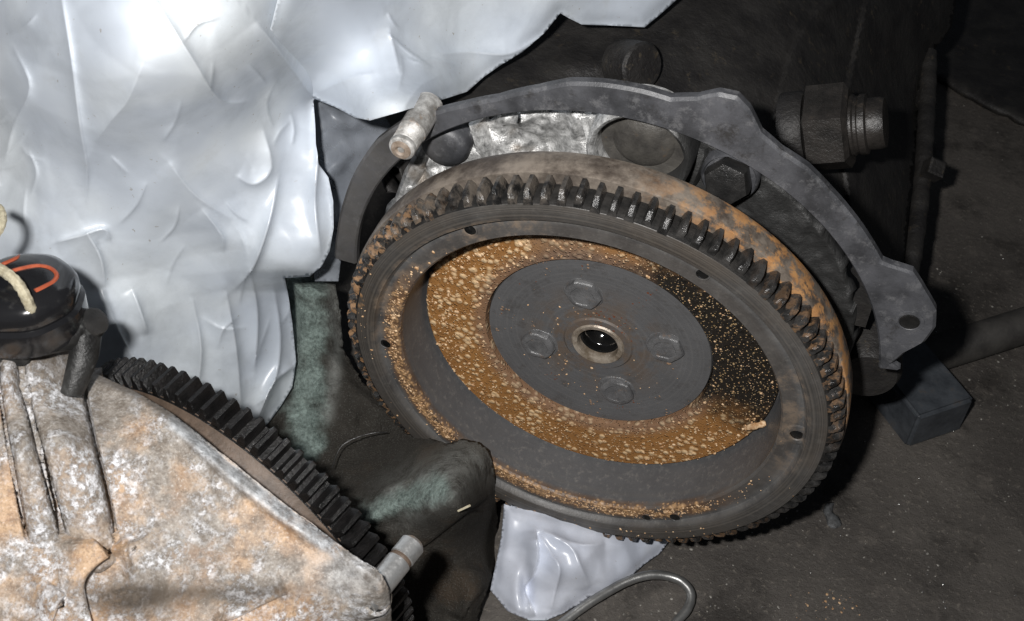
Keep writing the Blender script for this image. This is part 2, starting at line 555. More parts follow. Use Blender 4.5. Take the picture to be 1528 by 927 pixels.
def mat_plain(name, c1, c2, scale=60, rough=(0.4, 0.65), bumpd=0.0008, metal=0.0, spec=0.45, spots=None, spot_scale=200, spot_amt=0.5, coat=0.0, detail=6):
    b = NB(name)
    v = b.pos()
    n1 = b.noise(v, scale, detail, 0.65); n2 = b.noise(v, scale * 6, 4, 0.7)
    col = b.mix(b.sm(n1, 0.3, 0.7), c1, c2)
    if spots:
        sp = b.mul(b.sm(b.noise(v, spot_scale, 4, 0.7), 0.56, 0.70), b.sm(b.noise(v, scale * 0.6, 3), 0.40, 0.62))
        col = b.mix(b.mul(sp, spot_amt), col, spots)
    h = b.add(b.mul(n2, 0.6), b.mul(n1, 0.7))
    return b.done(col, b.add(b.mul(n2, rough[1] - rough[0]), rough[0]), metal, b.bump(h, bumpd, 0.7), spec=spec, coat=coat)

def mat_flange():
    b = NB('grey_cast_flange')
    v = b.pos()
    n1 = b.noise(v, 40, 6, 0.65); n2 = b.noise(v, 500, 4, 0.7)
    col = b.mix(b.sm(n1, 0.3, 0.72), (0.030, 0.031, 0.034), (0.092, 0.094, 0.103))
    col = b.mix(b.mul(b.sm(b.noise(v, 110, 6, 0.8), 0.50, 0.68), 0.6), col, (0.17, 0.17, 0.175))
    col = b.mix(b.mul(b.sm(b.noise(v, 62, 6, 0.75), 0.55, 0.70), 0.7), col, (0.022, 0.02, 0.018))
    x, y, z = b.xyz(v)
    col = b.mix(b.mul(b.sm(x, -0.115, -0.09, 1.0, 0.0), b.sm(b.noise(v, 45, 6, 0.7), 0.2, 0.8, 0.25, 0.75)), col, (0.115, 0.108, 0.10))
    h = b.add(b.mul(n2, 0.5), b.mul(n1, 0.3))
    return b.done(col, b.add(b.mul(n2, 0.2), 0.36), 0.0, b.bump(h, 0.0006, 0.6), spec=0.5)

def mat_alu():
    b = NB('grimy_bright_aluminium')
    v = b.pos()
    x, y, z = b.xyz(v)
    n1 = b.noise(v, 48, 6, 0.7); n2 = b.noise(v, 230, 5, 0.75); n3 = b.noise(v, 20, 3)
    bright = b.mix(b.sm(n2, 0.3, 0.7), (0.24, 0.24, 0.235), (0.78, 0.78, 0.77))
    dirty = b.mix(n2, (0.010, 0.010, 0.010), (0.036, 0.036, 0.035))
    side = b.sm(x, 0.0, 0.062)
    m_ = b.sm(b.sub(n1, b.mul(side, 0.45)), 0.30, 0.50)
    col = b.mix(m_, dirty, bright)
    col = b.mix(b.mul(b.sm(n3, 0.6, 0.72), 0.5), col, (0.20, 0.12, 0.045))
    h = b.add(b.mul(n2, 0.8), n1)
    return b.done(col, b.add(b.mul(n2, 0.3), b.sm(m_, 0.0, 1.0, 0.42, 0.18)), b.mul(m_, 0.4), b.bump(h, 0.0014, 0.8), spec=0.8)

def mat_housing():
    b = NB('corroded_cast_housing')
    v = b.pos()
    n1 = b.noise(v, 16, 5, 0.6); n2 = b.noise(v, 120, 6, 0.75); n3 = b.noise(v, 420, 4, 0.7)
    x, y, z = b.xyz(v)
    grey = b.mix(b.sm(n2, 0.3, 0.7), (0.13, 0.108, 0.086), (0.36, 0.33, 0.295))
    tanc = b.mix(b.sm(n2, 0.3, 0.7), (0.27, 0.15, 0.075), (0.50, 0.35, 0.225))
    tn = b.sm(b.add(n1, b.mul(b.sub(b.noise(v, 60, 4), 0.5), 0.4)), 0.41, 0.59)
    ash = b.n('ShaderNodeAttribute', attribute_name='ash').outputs['Fac']
    tn = b.mul(tn, b.sub(1.0, b.mul(ash, 0.7)))
    col = b.mix(tn, grey, tanc)
    # brown stains
    col = b.mix(b.mul(b.sm(b.noise(v, 30, 5, 0.7), 0.57, 0.72), 0.8), col, (0.17, 0.10, 0.058))
    # white oxide bloom, small crusty spots in drifts
    drift = b.sm(b.noise(v, 26, 4), 0.42, 0.62)
    spots = b.mul(b.sm(b.noise(v, 230, 6, 0.82), 0.43, 0.58), b.sm(b.add(b.noise(v, 34, 5, 0.7), b.mul(ash, 0.06)), 0.42, 0.60))
    col = b.mix(b.mul(spots, 0.9), col, (0.74, 0.75, 0.78))
    gr = b.noise(v, 800, 3, 0.7)
    col = b.mix(b.mul(b.sm(gr, 0.35, 0.5, 1.0, 0.0), 0.45), col, (0.13, 0.10, 0.075))
    col = b.mix(b.mul(b.sm(gr, 0.55, 0.7), 0.35), col, (0.70, 0.68, 0.65))
    col = b.mix(b.mul(b.sm(n3, 0.58, 0.72), 0.5), col, (0.07, 0.052, 0.038))
    at = b.n('ShaderNodeAttribute', attribute_name='silver').outputs['Fac']
    col = b.mix(b.mul(at, b.sm(n2, 0.2, 0.5, 0.35, 0.95)), col, b.mix(b.sm(n2, 0.35, 0.65), (0.20, 0.21, 0.22), (0.62, 0.64, 0.66)))
    at2 = b.n('ShaderNodeAttribute', attribute_name='grease').outputs['Fac']
    col = b.mix(b.mul(at2, b.sm(n2, 0.2, 0.6, 0.55, 0.95)), col, (0.055, 0.042, 0.03))
    h = b.add(b.mul(n2, 0.9), b.add(b.mul(n3, 0.7), b.mul(spots, 0.6)))
    return b.done(col, b.add(b.mul(n2, 0.25), 0.45), 0.0, b.bump(h, 0.0010, 0.7), spec=0.4)

def mat_plastic(name='milky_polythene', tint=(0.77, 0.815, 0.87), dirt=0.18, clear=(0.0, 0.24)):
    b = NB(name)
    v = b.pos()
    n1 = b.noise(v, 11, 4, 0.55, 0.3); n2 = b.noise(v, 45, 5, 0.6, 0.2); n3 = b.noise(v, 420, 3); n4 = b.noise(v, 13, 3, 0.5, 0.1)
    col = b.mix(b.sm(b.add(b.mul(n4, 0.6), b.mul(n1, 0.4)), 0.36, 0.62), (tint[0] * 0.86, tint[1] * 0.885, tint[2] * 0.92), tuple(min(0.9, c * 1.06) for c in tint))
    col = b.mix(b.mul(b.sm(b.noise(v, 34, 5, 0.7), 0.58, 0.75), dirt), col, (0.46, 0.45, 0.42))
    sp = b.mul(b.sm(b.noise(v, 300, 2), 0.68, 0.75), b.sm(b.noise(v, 24, 2), 0.48, 0.6))
    col = b.mix(b.mul(sp, 0.6), col, (0.30, 0.24, 0.16))
    h = b.add(b.mul(n2, 0.7), b.mul(n3, 0.02))
    bs = b.done(col, b.add(b.mul(b.noise(v, 60, 4, 0.6), 0.14), 0.27), 0.0, b.bump(h, 0.0003, 0.4), spec=1.0)
    tr = b.n('ShaderNodeBsdfTranslucent'); b.set(tr.inputs['Color'], col)
    tp = b.n('ShaderNodeBsdfTransparent'); tp.inputs['Color'].default_value = (0.93, 0.95, 0.97, 1)
    m1 = b.n('ShaderNodeMixShader'); m1.inputs[0].default_value = 0.16
    b.t.links.new(b.bsdf.outputs[0], m1.inputs[1]); b.t.links.new(tr.outputs[0], m1.inputs[2])
    m2 = b.n('ShaderNodeMixShader')
    single = b.n('ShaderNodeAttribute', attribute_name='single').outputs['Fac']
    b.set(m2.inputs[0], b.add(b.sm(b.add(b.mul(n1, 0.6), b.mul(n2, 0.4)), 0.42, 0.64, clear[0], clear[1]), b.mul(single, 0.26)))
    b.t.links.new(m1.outputs[0], m2.inputs[1]); b.t.links.new(tp.outputs[0], m2.inputs[2])
    b.t.links.new(m2.outputs[0], b.out.inputs[0])
    return b.m

def mat_rag():
    b = NB('dusty_green_cloth')
    v = b.pos()
    g = b.n('ShaderNodeAttribute', attribute_name='green').outputs['Fac']
    p = b.n('ShaderNodeAttribute', attribute_name='pale').outputs['Fac']
    n1 = b.noise(v, 60, 6, 0.7); n2 = b.noise(v, 420, 4, 0.75); n3 = b.noise(v, 24, 4)
    dark = b.mix(n1, (0.030, 0.027, 0.023), (0.066, 0.060, 0.052))
    dark = b.mix(b.mul(b.sm(n3, 0.55, 0.7), 0.5), dark, (0.085, 0.06, 0.04))
    grn = b.mix(b.sm(b.mul(b.add(n2, n1), 0.5), 0.3, 0.7), (0.060, 0.085, 0.076), (0.42, 0.52, 0.48))
    pal = b.mix(n2, (0.13, 0.13, 0.12), (0.34, 0.35, 0.33))
    col = b.mix(b.mul(p, b.sm(n1, 0.25, 0.6)), dark, pal)
    col = b.mix(b.mul(b.sm(b.add(g, b.mul(b.sub(n1, 0.5), 0.9)), 0.2, 0.95), 0.9), col, grn)
    h = b.add(b.mul(n2, 0.8), b.mul(n1, 0.8))
    fz = b.noise(v, 900, 3, 0.8)
    col = b.mix(b.mul(b.sm(fz, 0.52, 0.68), 0.35), col, (0.20, 0.205, 0.19))
    return b.done(col, 0.95, 0.0, b.bump(b.add(h, b.mul(fz, 0.8)), 0.0026, 0.9), spec=0.08)

def mat_floor():
    b = NB('oily_concrete_floor')
    v = b.pos()
    n1 = b.noise(v, 5, 6, 0.65); n2 = b.noise(v, 45, 6, 0.7); n3 = b.noise(v, 240, 5, 0.8); n4 = b.noise(v, 14, 5, 0.65)
    col = b.mix(b.sm(n1, 0.35, 0.65), (0.066, 0.059, 0.053), (0.118, 0.106, 0.094))
    col = b.mix(b.mul(b.sm(n4, 0.50, 0.68), 0.75), col, (0.026, 0.023, 0.020))
    col = b.mix(b.mul(b.sm(n2, 0.54, 0.72), 0.45), col, (0.17, 0.15, 0.13))
    col = b.mix(b.mul(b.sm(n3, 0.55, 0.70), 0.65), col, (0.27, 0.24, 0.20))
    col = b.mix(b.mul(b.sm(n3, 0.28, 0.42, 1.0, 0.0), 0.6), col, (0.016, 0.014, 0.012))
    gl = b.sm(b.noise(v, 1000, 2), 0.72, 0.77)
    h = b.add(b.mul(n3, 0.8), b.mul(n2, 1.2))
    return b.done(col, b.add(b.mul(n2, 0.35), 0.40), 0.0, b.bump(h, 0.0022, 0.8), spec=0.35)

M = dict(
    fly=mat_flywheel(), friction=mat_friction(), hub=mat_hub(), tooth=mat_tooth(),
    flange=mat_flange(), alu=mat_alu(), housing=mat_housing(), plastic=mat_plastic(),
    bag=mat_plastic('thin_white_polythene', (0.74, 0.77, 0.85), 0.2, (0.0, 0.2)), shaded_film=mat_plastic('shaded_clear_polythene', (0.5, 0.53, 0.58), 0.2, (0.55, 0.85)), rag=mat_rag(), root=mat_plain('gritty_black_root', (0.008, 0.008, 0.008), (0.030, 0.028, 0.026), 150, (0.5, 0.8), 0.001, spec=0.2), nut=mat_plain('tarry_nut_steel', (0.012, 0.011, 0.010), (0.034, 0.030, 0.027), 70, (0.28, 0.5), 0.001, spec=0.5, spots=(0.07, 0.055, 0.04), spot_scale=140, spot_amt=0.5), satin2=mat_plain('scuffed_bright_stud', (0.20, 0.19, 0.175), (0.58, 0.57, 0.55), 160, (0.25, 0.45), 0.001, metal=0.2, spec=0.8, spots=(0.30, 0.19, 0.11), spot_scale=150, spot_amt=0.8), satin=mat_plain('satin_bright_dowel', (0.45, 0.45, 0.44), (0.80, 0.80, 0.79), 90, (0.22, 0.42), 0.0006, metal=0.8, spec=0.9), greasy=mat_plain('greasy_bolt_steel', (0.075, 0.075, 0.077), (0.14, 0.14, 0.142), 90, (0.16, 0.42), 0.0012, spec=0.7, spots=(0.16, 0.10, 0.06), spot_scale=160, spot_amt=0.5), floor=mat_floor(),
    case=mat_plain('tarry_black_casing', (0.012, 0.011, 0.011), (0.030, 0.028, 0.026), 35, (0.42, 0.7), 0.0025, spots=(0.085, 0.068, 0.045), spot_scale=150, spot_amt=0.6),
    black=mat_plain('oily_black_steel', (0.010, 0.010, 0.010), (0.028, 0.027, 0.026), 80, (0.20, 0.42), 0.0008, spec=0.6),
    gear=mat_plain('oil_soaked_gear_steel', (0.005, 0.005, 0.005), (0.013, 0.012, 0.012), 120, (0.16, 0.5), 0.0014, spec=0.45),
    rimbrown=mat_plain('brown_stained_steel', (0.060, 0.042, 0.03), (0.125, 0.088, 0.064), 90, (0.4, 0.65), 0.0008),
    stud=mat_plain('worn_bright_stud', (0.34, 0.33, 0.31), (0.72, 0.71, 0.70), 110, (0.12, 0.30), 0.0007, metal=0.85, spots=(0.30, 0.17, 0.09), spot_scale=120, spot_amt=0.8),
    studend=mat_plain('rusty_stud_end', (0.17, 0.125, 0.09), (0.34, 0.28, 0.23), 200, (0.4, 0.6), 0.0006),
    bore=mat_plain('rust_stained_bore', (0.030, 0.028, 0.026), (0.075, 0.07, 0.062), 60, (0.35, 0.6), 0.001, spots=(0.28, 0.14, 0.03), spot_scale=70, spot_amt=0.95),
    brass=mat_plain('pale_bearing_ring', (0.14, 0.105, 0.07), (0.40, 0.35, 0.29), 120, (0.25, 0.45), 0.0006, metal=0.3),
    oil=mat_plain('wet_black_oil', (0.004, 0.004, 0.004), (0.010, 0.010, 0.010), 50, (0.06, 0.12), 0.0003, spec=0.8),
    bar=mat_plain('blue_black_bar_steel', (0.032, 0.036, 0.042), (0.072, 0.080, 0.090), 60, (0.34, 0.55), 0.0008, spots=(0.075, 0.055, 0.04), spot_scale=120, spot_amt=0.5),
    pipe=mat_plain('dusty_black_pipe', (0.030, 0.028, 0.026), (0.062, 0.058, 0.053), 45, (0.45, 0.7), 0.0008, spots=(0.12, 0.11, 0.09), spot_scale=260, spot_amt=0.5),
    wire=mat_plain('dull_steel_rod', (0.20, 0.20, 0.196), (0.36, 0.36, 0.35), 60, (0.30, 0.42), 0.0003, metal=0.7),
    gloss=mat_plain('glossy_black_plastic', (0.006, 0.006, 0.007), (0.012, 0.012, 0.013), 20, (0.10, 0.2), 0.0003, spec=0.6, coat=0.5, spots=(0.09, 0.09, 0.085), spot_scale=90, spot_amt=0.25),
    grimy=mat_plain('dusty_black_casting', (0.010, 0.010, 0.010), (0.034, 0.034, 0.033), 60, (0.3, 0.6), 0.0018, spots=(0.22, 0.225, 0.22), spot_scale=130, spot_amt=0.7),
    orange=mat_plain('orange_red_paint', (0.26, 0.055, 0.025), (0.36, 0.085, 0.04), 200, (0.3, 0.4), 0.0002),
    cord=mat_plain('cream_cord_fibre', (0.32, 0.28, 0.19), (0.50, 0.46, 0.34), 500, (0.7, 0.9), 0.0008),
    flake=mat_plain('rust_flake', (0.34, 0.17, 0.065), (0.74, 0.54, 0.34), 330, (0.5, 0.7), 0.0004),
    crumb=mat_plain('floor_grit', (0.05, 0.045, 0.04), (0.42, 0.40, 0.36), 240, (0.3, 0.6), 0.0004),
    grease=mat_plain('grey_grease_blob', (0.05, 0.05, 0.05), (0.13, 0.135, 0.14), 240, (0.25, 0.5), 0.001),
)

# ------------------------------------------------------------------ floor
bm = bmesh.new()
bmesh.ops.create_grid(bm, x_segments=2, y_segments=2, size=6)
floor = link('floor', from_bm('floor', bm), M['floor'])
tag(floor, 'dark oil-stained concrete workshop floor strewn with grit', 'floor', kind='structure')

# ------------------------------------------------------------------ flywheel
def arc(cx, cy, r, a0, a1, n):
    return [(cx + r * math.cos(R(a0 + (a1 - a0) * i / n)), cy + r * math.sin(R(a0 + (a1 - a0) * i / n))) for i in range(n + 1)]
A0 = -2.27
fw = tag(empty('flywheel', (0, 0, HC)), 'large rust-speckled toothed flywheel bolted to the engine crankshaft', 'flywheel')
prof = [(0.1040, 0.0345), (0.1050, 0.0345), (0.1065, 0.0300), (0.1085, 0.0016), (0.1098, 0.0000), (0.1120, 0.0001), (0.1205, 0.0000),
        (0.1213, -0.0008), (0.1226, -0.0040), (0.1248, -0.0049), (0.1290, -0.0050), (0.1328, -0.0046), (0.1343, -0.0030), (0.1343, 0.0085)]
backp = [(0.1343, 0.0085), (0.1416, 0.0086), (0.1423, 0.0100), (0.1423, 0.0225), (0.1410, 0.0265), (0.1370, 0.0295), (0.1300, 0.0310), (0.1040, 0.0400), (0.0300, 0.0420)]
vs, fs = lathe(prof + backp[1:], 240)
body = sharp(mesh('rim_disc', vs, fs), 28)
link('rim_disc', body, M['fly'], fw)
vs, fs = lathe([(0.0660, 0.0400), (0.0672, 0.0304), (0.0685, 0.0298), (0.0780, 0.0296), (0.1028, 0.0300), (0.1040, 0.0312), (0.1042, 0.0345)], 200)
link('friction_ring', sharp(mesh('friction_ring', vs, fs), 40), M['friction'], fw)
vs, fs = lathe([(0.0125, 0.0500), (0.0125, 0.0338), (0.0130, 0.0332), (0.0195, 0.0331), (0.0206, 0.0340), (0.0300, 0.0342), (0.0520, 0.0334), (0.0600, 0.0329), (0.0655, 0.0330), (0.0662, 0.0345), (0.0662, 0.041)], 160)
hub = link('hub_plate', sharp(mesh('hub_plate', vs, fs), 30), M['hub'], fw)
vs, fs = lathe([(0.0117, 0.046), (0.0117, 0.0345), (0.0122, 0.0328), (0.0148, 0.0322), (0.0157, 0.0332)], 64)
link('pilot_bearing', sharp(mesh('pilot_bearing', vs, fs), 35), M['brass'], fw)
vs, fs = lathe([(0.0005, 0.0480), (0.0060, 0.0474), (0.0084, 0.0452), (0.0092, 0.0425), (0.0100, 0.0418), (0.0106, 0.0385), (0.0118, 0.0378), (0.0119, 0.05)], 48)
link('pilot_bore', sharp(mesh('pilot_bore', vs, fs), 35), M['oil'], fw)
# four hub bolts, low hexagon heads
bolt_px = [(870, 440), (803, 515), (993, 520), (920, 585)]
ctr = PY(897, 503, 0.0335)
for i, (x, y) in enumerate(bolt_px):
    p = PY(x, y, 0.0325) - np.array([0, 0, HC])
    bm = bmesh.new()
    add_lathe_axis(bm, p + np.array([0, 0.003, 0]), (0, -1, 0), [(0.0128, 0), (0.0124, 0.0010), (0.0112, 0.0018)], 40)
    add_lathe_axis(bm, p + np.array([0, 0.0012, 0]), (0, -1, 0), [(0.0108, -0.0005), (0.0106, 0.0018), (0.0100, 0.0027), (0.0088, 0.0031), (0.0070, 0.0031), (0.0063, 0.0026), (0.0040, 0.0027)], 36, xdir=(math.cos(i), 0, math.sin(i)), rfun=lambda a: 0.45 + 0.55 * hexfun(a))
    for v in bm.verts: v.co += mnoise.noise_vector(v.co * 160 + Vector((i * 3.1, 0, 0))) * 0.00055
    link('hub_bolt', from_bm('hub_bolt', bm, ang=25), M['greasy'], fw)
# threaded holes on the rim: raised burr ring and a dark bore
def hole_mesh(r, big):
    bm = bmesh.new()
    if big:
        add_lathe_axis(bm, (0, 0, 0), (0, -1, 0), [(r * 2.1, -0.001), (r * 2.0, 0.0009), (r * 1.6, 0.0012), (r * 1.1, 0.0010), (r, 0.0004)], 32, caps=False)
    else:
        add_lathe_axis(bm, (0, 0, 0), (0, -1, 0), [(r * 1.35, -0.0006), (r * 1.28, 0.0003), (r * 1.06, 0.0003), (r, -0.0001)], 32, caps=False)
    return from_bm('bolt_hole', bm)
hs, hb = hole_mesh(0.0031, False), hole_mesh(0.0036, True)
bm = bmesh.new(); add_lathe_axis(bm, (0, 0, 0), (0, -1, 0), [(0.0031, -0.0002), (0.0022, 0.00012), (0.0012, 0.0005)], 24)
bore = from_bm('bore', bm)
hs.materials.append(M['fly']); hb.materials.append(M['fly']); bore.materials.append(M['oil'])
for k in range(6):
    a = -R(A0 + 60 * k)
    o = link('bolt_hole', hb if k == 0 else hs, None, fw)
    o.location = (0.118 * math.cos(a), -0.0002, 0.118 * math.sin(a))
    c = link('bore', bore, None, o)
    c.location = (0, -0.0003, 0)
    if k == 0: c.scale = (1.15, 1.6, 1.15)
for dx in (0.1205,):
    a = -R(67)
    o = link('dowel_hole', hs, None, fw); o.location = (0.1175 * math.cos(a), -0.0002, 0.1175 * math.sin(a)); o.scale = (0.85, 1, 0.85)
    c = link('bore', bore, None, o); c.location = (0, -0.0003, 0)

# ring gear and its teeth
vs, fs = lathe([(0.1331, -0.0044), (0.1344, -0.0036), (0.1352, -0.0016), (0.1353, 0.0088)], 240)
rg = link('ring_gear', sharp(mesh('ring_gear', vs, fs), 30), M['root'], fw)
def tooth_mesh(name, r0, r1, y0, y1, wb, wt, ch, seed):
    """tooth in the xz plane pointing along +z, running from y0 (front) to y1 (back)"""
    rr = random.Random(seed)
    j = lambda s=0.00025: rr.uniform(-s, s)
    secs = []
    # y, top radius scale
    h = r1 - r0
    for (y, top, k) in ((y0, r0 + h * 0.30, 0.95), (y0 + ch * 0.45, r0 + h * 0.72, 0.98), (y0 + ch, r1 - 0.0004, 1.0), (y1 - 0.001, r1, 1.0), (y1, r1 - 0.0006, 0.95)):
        m_ = r0 + (top - r0) * 0.55
        wm = wb + (wt - wb) * 0.45
        secs.append([(-wb * k, y, r0 - 0.002), (-wm * k + j(), y + j(), m_), (-wt * k + j(), y + j(), top - 0.0003 + j()), (wt * k + j(), y + j(), top - 0.0003 + j()), (wm * k + j(), y + j(), m_), (wb * k, y, r0 - 0.002)])
    vs = [p for s in secs for p in s]
    fs = []
    for i in range(len(secs) - 1):
        for q in range(5):
            fs.append((i * 6 + q, i * 6 + q + 1, (i + 1) * 6 + q + 1, (i + 1) * 6 + q))
    fs.append(tuple(range(5, -1, -1))); fs.append(tuple(range(24, 30)))
    bm = bmesh.new()
    V = [bm.verts.new(p) for p in vs]
    for f in fs: bm.faces.new([V[i] for i in f])
    return from_bm(name, bm, ang=30)
NT = 102
variants = [tooth_mesh('tooth', 0.1350, 0.1413, -0.0045, 0.0092, 0.0026, 0.0011, 0.0036, s) for s in range(6)]
for t in variants: t.materials.append(M['tooth'])
# phase taken from the teeth at the top of the photo
for k in range(NT):
    o = link('tooth', variants[random.randrange(6)], None, rg)
    o.rotation_euler = (R(random.uniform(-.4, .4)), 2 * math.pi * (k + 0.15) / NT, 0)

# loose rust crumbs lying on the wheel
def flakes(name, pts, size, parent=None, mat=None, normal=(0, -1, 0), kind='stuff', flat=0.55):
    vs, fs = [], []
    nx, ny, nz = frame(normal)
    for p, s in zip(pts, size):
        s1 = s * random.uniform(.6, 1.3); s2 = s * random.uniform(.6, 1.3); hgt = s * flat * random.uniform(.5, 1.2)
        n = random.choice((5, 6, 7)); ph = random.uniform(0, 6.28)
        b0 = len(vs)
        for q in range(n):
            a = ph + 2 * math.pi * q / n
            k = random.uniform(.75, 1.2)
            vs.append(Vector(p) + nx * (s1 * k * math.cos(a)) + ny * (s2 * k * math.sin(a)) - nz * (s * 0.2))
        for q in range(n):
            a = ph + 2 * math.pi * q / n
            k = random.uniform(.5, .8)
            vs.append(Vector(p) + nx * (s1 * k * math.cos(a)) + ny * (s2 * k * math.sin(a)) + nz * hgt * random.uniform(.6, 1.0))
        for q in range(n):
            q2 = (q + 1) % n
            fs.append((b0 + q, b0 + q2, b0 + n + q2, b0 + n + q))
        fs.append(tuple(b0 + n + q for q in range(n)))
    o = link(name, mesh(name, vs, fs, True), mat, parent)
    if kind: o['kind'] = kind
    return o
pts, sz = [], []
def addp(r, a, y, s):
    pts.append((r * math.cos(R(a)), y, r * math.sin(R(a)))); sz.append(s)
for i in range(1500):                      # friction ring
    a = random.uniform(-180, 180); r = math.sqrt(random.uniform(0.069 ** 2, 0.1035 ** 2))
    s = 0.0003 + 0.0009 * random.random() ** 4
    if 100 < a < 200: s *= 1.45
    if -15 < a < 68: s *= 0.7
    addp(r, a, 0.0297, s)
for i in range(80):                       # hub
    c = random.choice((150, 148, -110, -115, -45, -120)); a = random.gauss(c, 26); r = random.uniform(0.022, 0.062)
    addp(r, a, 0.0336, 0.00025 + 0.0007 * random.random() ** 2)
for i in range(900):                       # lip and rim, lower half and left
    a = random.choice((random.gauss(-95, 24), random.gauss(-60, 18), random.gauss(175, 14), random.gauss(-140, 12)))
    r = random.gauss(0.1130, 0.0024) if random.random() < .84 else random.uniform(.11, .132)
    if r < 0.1100: continue
    y = 0.0 if r < .1205 else -0.0049 if r > .1248 and r < .1322 else None
    if y is None: continue
    addp(r, a, y, 0.0003 + 0.0008 * random.random() ** 2.5)
flakes('rust_flake', pts, sz, fw, M['flake'])
# the light lump of rust at the end of the orange area
bm = bmesh.new()
pp = catmull([PY(1113, 640, 0.0285) - np.array([0, 0, HC]), PY(1128, 635, 0.0275) - np.array([0, 0, HC]), PY(1143, 632, 0.0285) - np.array([0, 0, HC])], 5)
bm = tube(pp, [0.0012, 0.0016, 0.0019, 0.002, 0.0021, 0.0019, 0.0016, 0.0018, 0.0022, 0.002, 0.0012][:len(pp)], 8, 0.15)
link('rust_lump', from_bm('rust_lump', bm), M['flake'], fw)

# ------------------------------------------------------------------ engine
eng = tag(empty('engine', (0, 0.16, 0)), 'black grimy engine block with thin grey bell-housing flange behind the flywheel', 'engine')
off = Vector((0, 0.16, 0))
def eng_part(name, me, mat):
    o = link(name, me, mat, eng)
    o.location = -off
    return o
FY = 0.042
# flange: inner radius fixed, outer outline read from the photo
def angr(px, py, y=FY):
    p = PY(px, py, y); return math.degrees(math.atan2(p[2] - HC, p[0])), math.hypot(p[0], p[2] - HC)
outer_px = [(1343, 553), (1330, 545), (1352, 527), (1380, 512), (1396, 490), (1397, 466), (1382, 440), (1362, 408), (1330, 398), (1316, 392), (1300, 365), (1272, 325), (1240, 288), (1205, 252), (1165, 226), (1135, 200), (1118, 165), (1100, 146), (1072, 140), (1040, 147), (1000, 148), (960, 136), (900, 126), (850, 124), (800, 134), (740, 148), (690, 158), (650, 168), (600, 184), (560, 212), (530, 255), (512, 300), (502, 345), (498, 385)]
inner_px = None
ap = []
for q in outer_px:
    a, r = angr(*q)
    if a < -100: a += 360
    ap.append((a, r))
bm = bmesh.new()
NSEG = 260
a_start, a_end = ap[0][0], ap[-1][0]
# walk along the outline, pair each outer point with an inner point at the same angle
dense = []
for i in range(len(ap) - 1):
    for k in range(7):
        t = k / 7
        dense.append((ap[i][0] * (1 - t) + ap[i + 1][0] * t, ap[i][1] * (1 - t) + ap[i + 1][1] * t))
dense.append(ap[-1])
RI = 0.1535
rows = []
for a, r in dense:
    c, s = math.cos(R(a)), math.sin(R(a))
    ro = max(r, RI + 0.004)
    wob = 0.0002 * mnoise.noise(Vector((c * 9, s * 9, 0)))
    ring = [(RI + 0.002, FY + 0.0065), (RI, FY + 0.0055), (RI, FY + 0.0012), (RI + 0.0010, FY), (RI + (ro - RI) * 0.5, FY + wob), (ro - 0.0016, FY), (ro, FY + 0.0014), (ro, FY + 0.0052), (ro - 0.002, FY + 0.0065)]
    rows.append([bm.verts.new((rr * c, y, HC + rr * s)) for rr, y in ring])
for i in range(len(rows) - 1):
    for q in range(9):
        q2 = (q + 1) % 9
        try: bm.faces.new((rows[i][q], rows[i][q2], rows[i + 1][q2], rows[i + 1][q]))
        except ValueError: pass
bm.faces.new(rows[0]); bm.faces.new(rows[-1])
fl_o = eng_part('bell_housing_flange', from_bm('bell_housing_flange', bm, ang=32), M['flange'])
# threaded hole in the right lug
p = PY(1357, 480, FY)
bm = bmesh.new()
add_lathe_axis(bm, p, (0, -1, 0), [(0.0075, -0.001), (0.0072, 0.0004), (0.0056, 0.0004), (0.0050, -0.0002)], 32, caps=False)
lug = eng_part('lug_hole', from_bm('lug_hole', bm), M['flange'])
bm = bmesh.new()
for k in range(4):
    add_lathe_axis(bm, p + np.array([0, 0.0004 * k - 0.0003, 0]), (0, -1, 0), [(0.0051, 0), (0.0044, 0.0003), (0.0040 - 0.0006 * k, 0.0001)], 28)
o = eng_part('thread', from_bm('thread', bm), M['black'])

# casing wall inside the flange: grimy aluminium, lumpy
NA, NR = 300, 42
vs, fs = [], []
aa = np.linspace(R(-40), R(212), NA); rr_ = np.linspace(0.062, 0.138, NR)
for a in aa:
    for r in rr_:
        c, s = math.cos(a), math.sin(a)
        n = mnoise.fractal(Vector((r * c * 42, r * s * 42, 0.3)), 0.8, 2.0, 4)
        y = 0.066 + 0.008 * n * (1 if c < 0.25 else 0.35) - 0.016 * max(0, (r - 0.118) / 0.04) ** 2 * (1 if math.degrees(a) > 60 else 0.2) + 0.02 * max(0, (0.09 - r) / 0.03)
        vs.append((r * c, y, HC + r * s))
for i in range(NA - 1):
    for j in range(NR - 1):
        fs.append((i * NR + j, i * NR + j + 1, (i + 1) * NR + j + 1, (i + 1) * NR + j))
o = solid(eng_part('case_wall', mesh('case_wall', vs, fs), M['alu']), 0.012)
# crankshaft end that carries the flywheel
bm = bmesh.new()
add_lathe_axis(bm, (0, 0.0415, HC), (0, 1, 0), [(0.0135, 0.010), (0.0135, 0), (0.035, 0), (0.035, 0.05), (0.05, 0.06), (0.05, 0.1)], 48)
eng_part('crankshaft', from_bm('crankshaft', bm), M['black'])
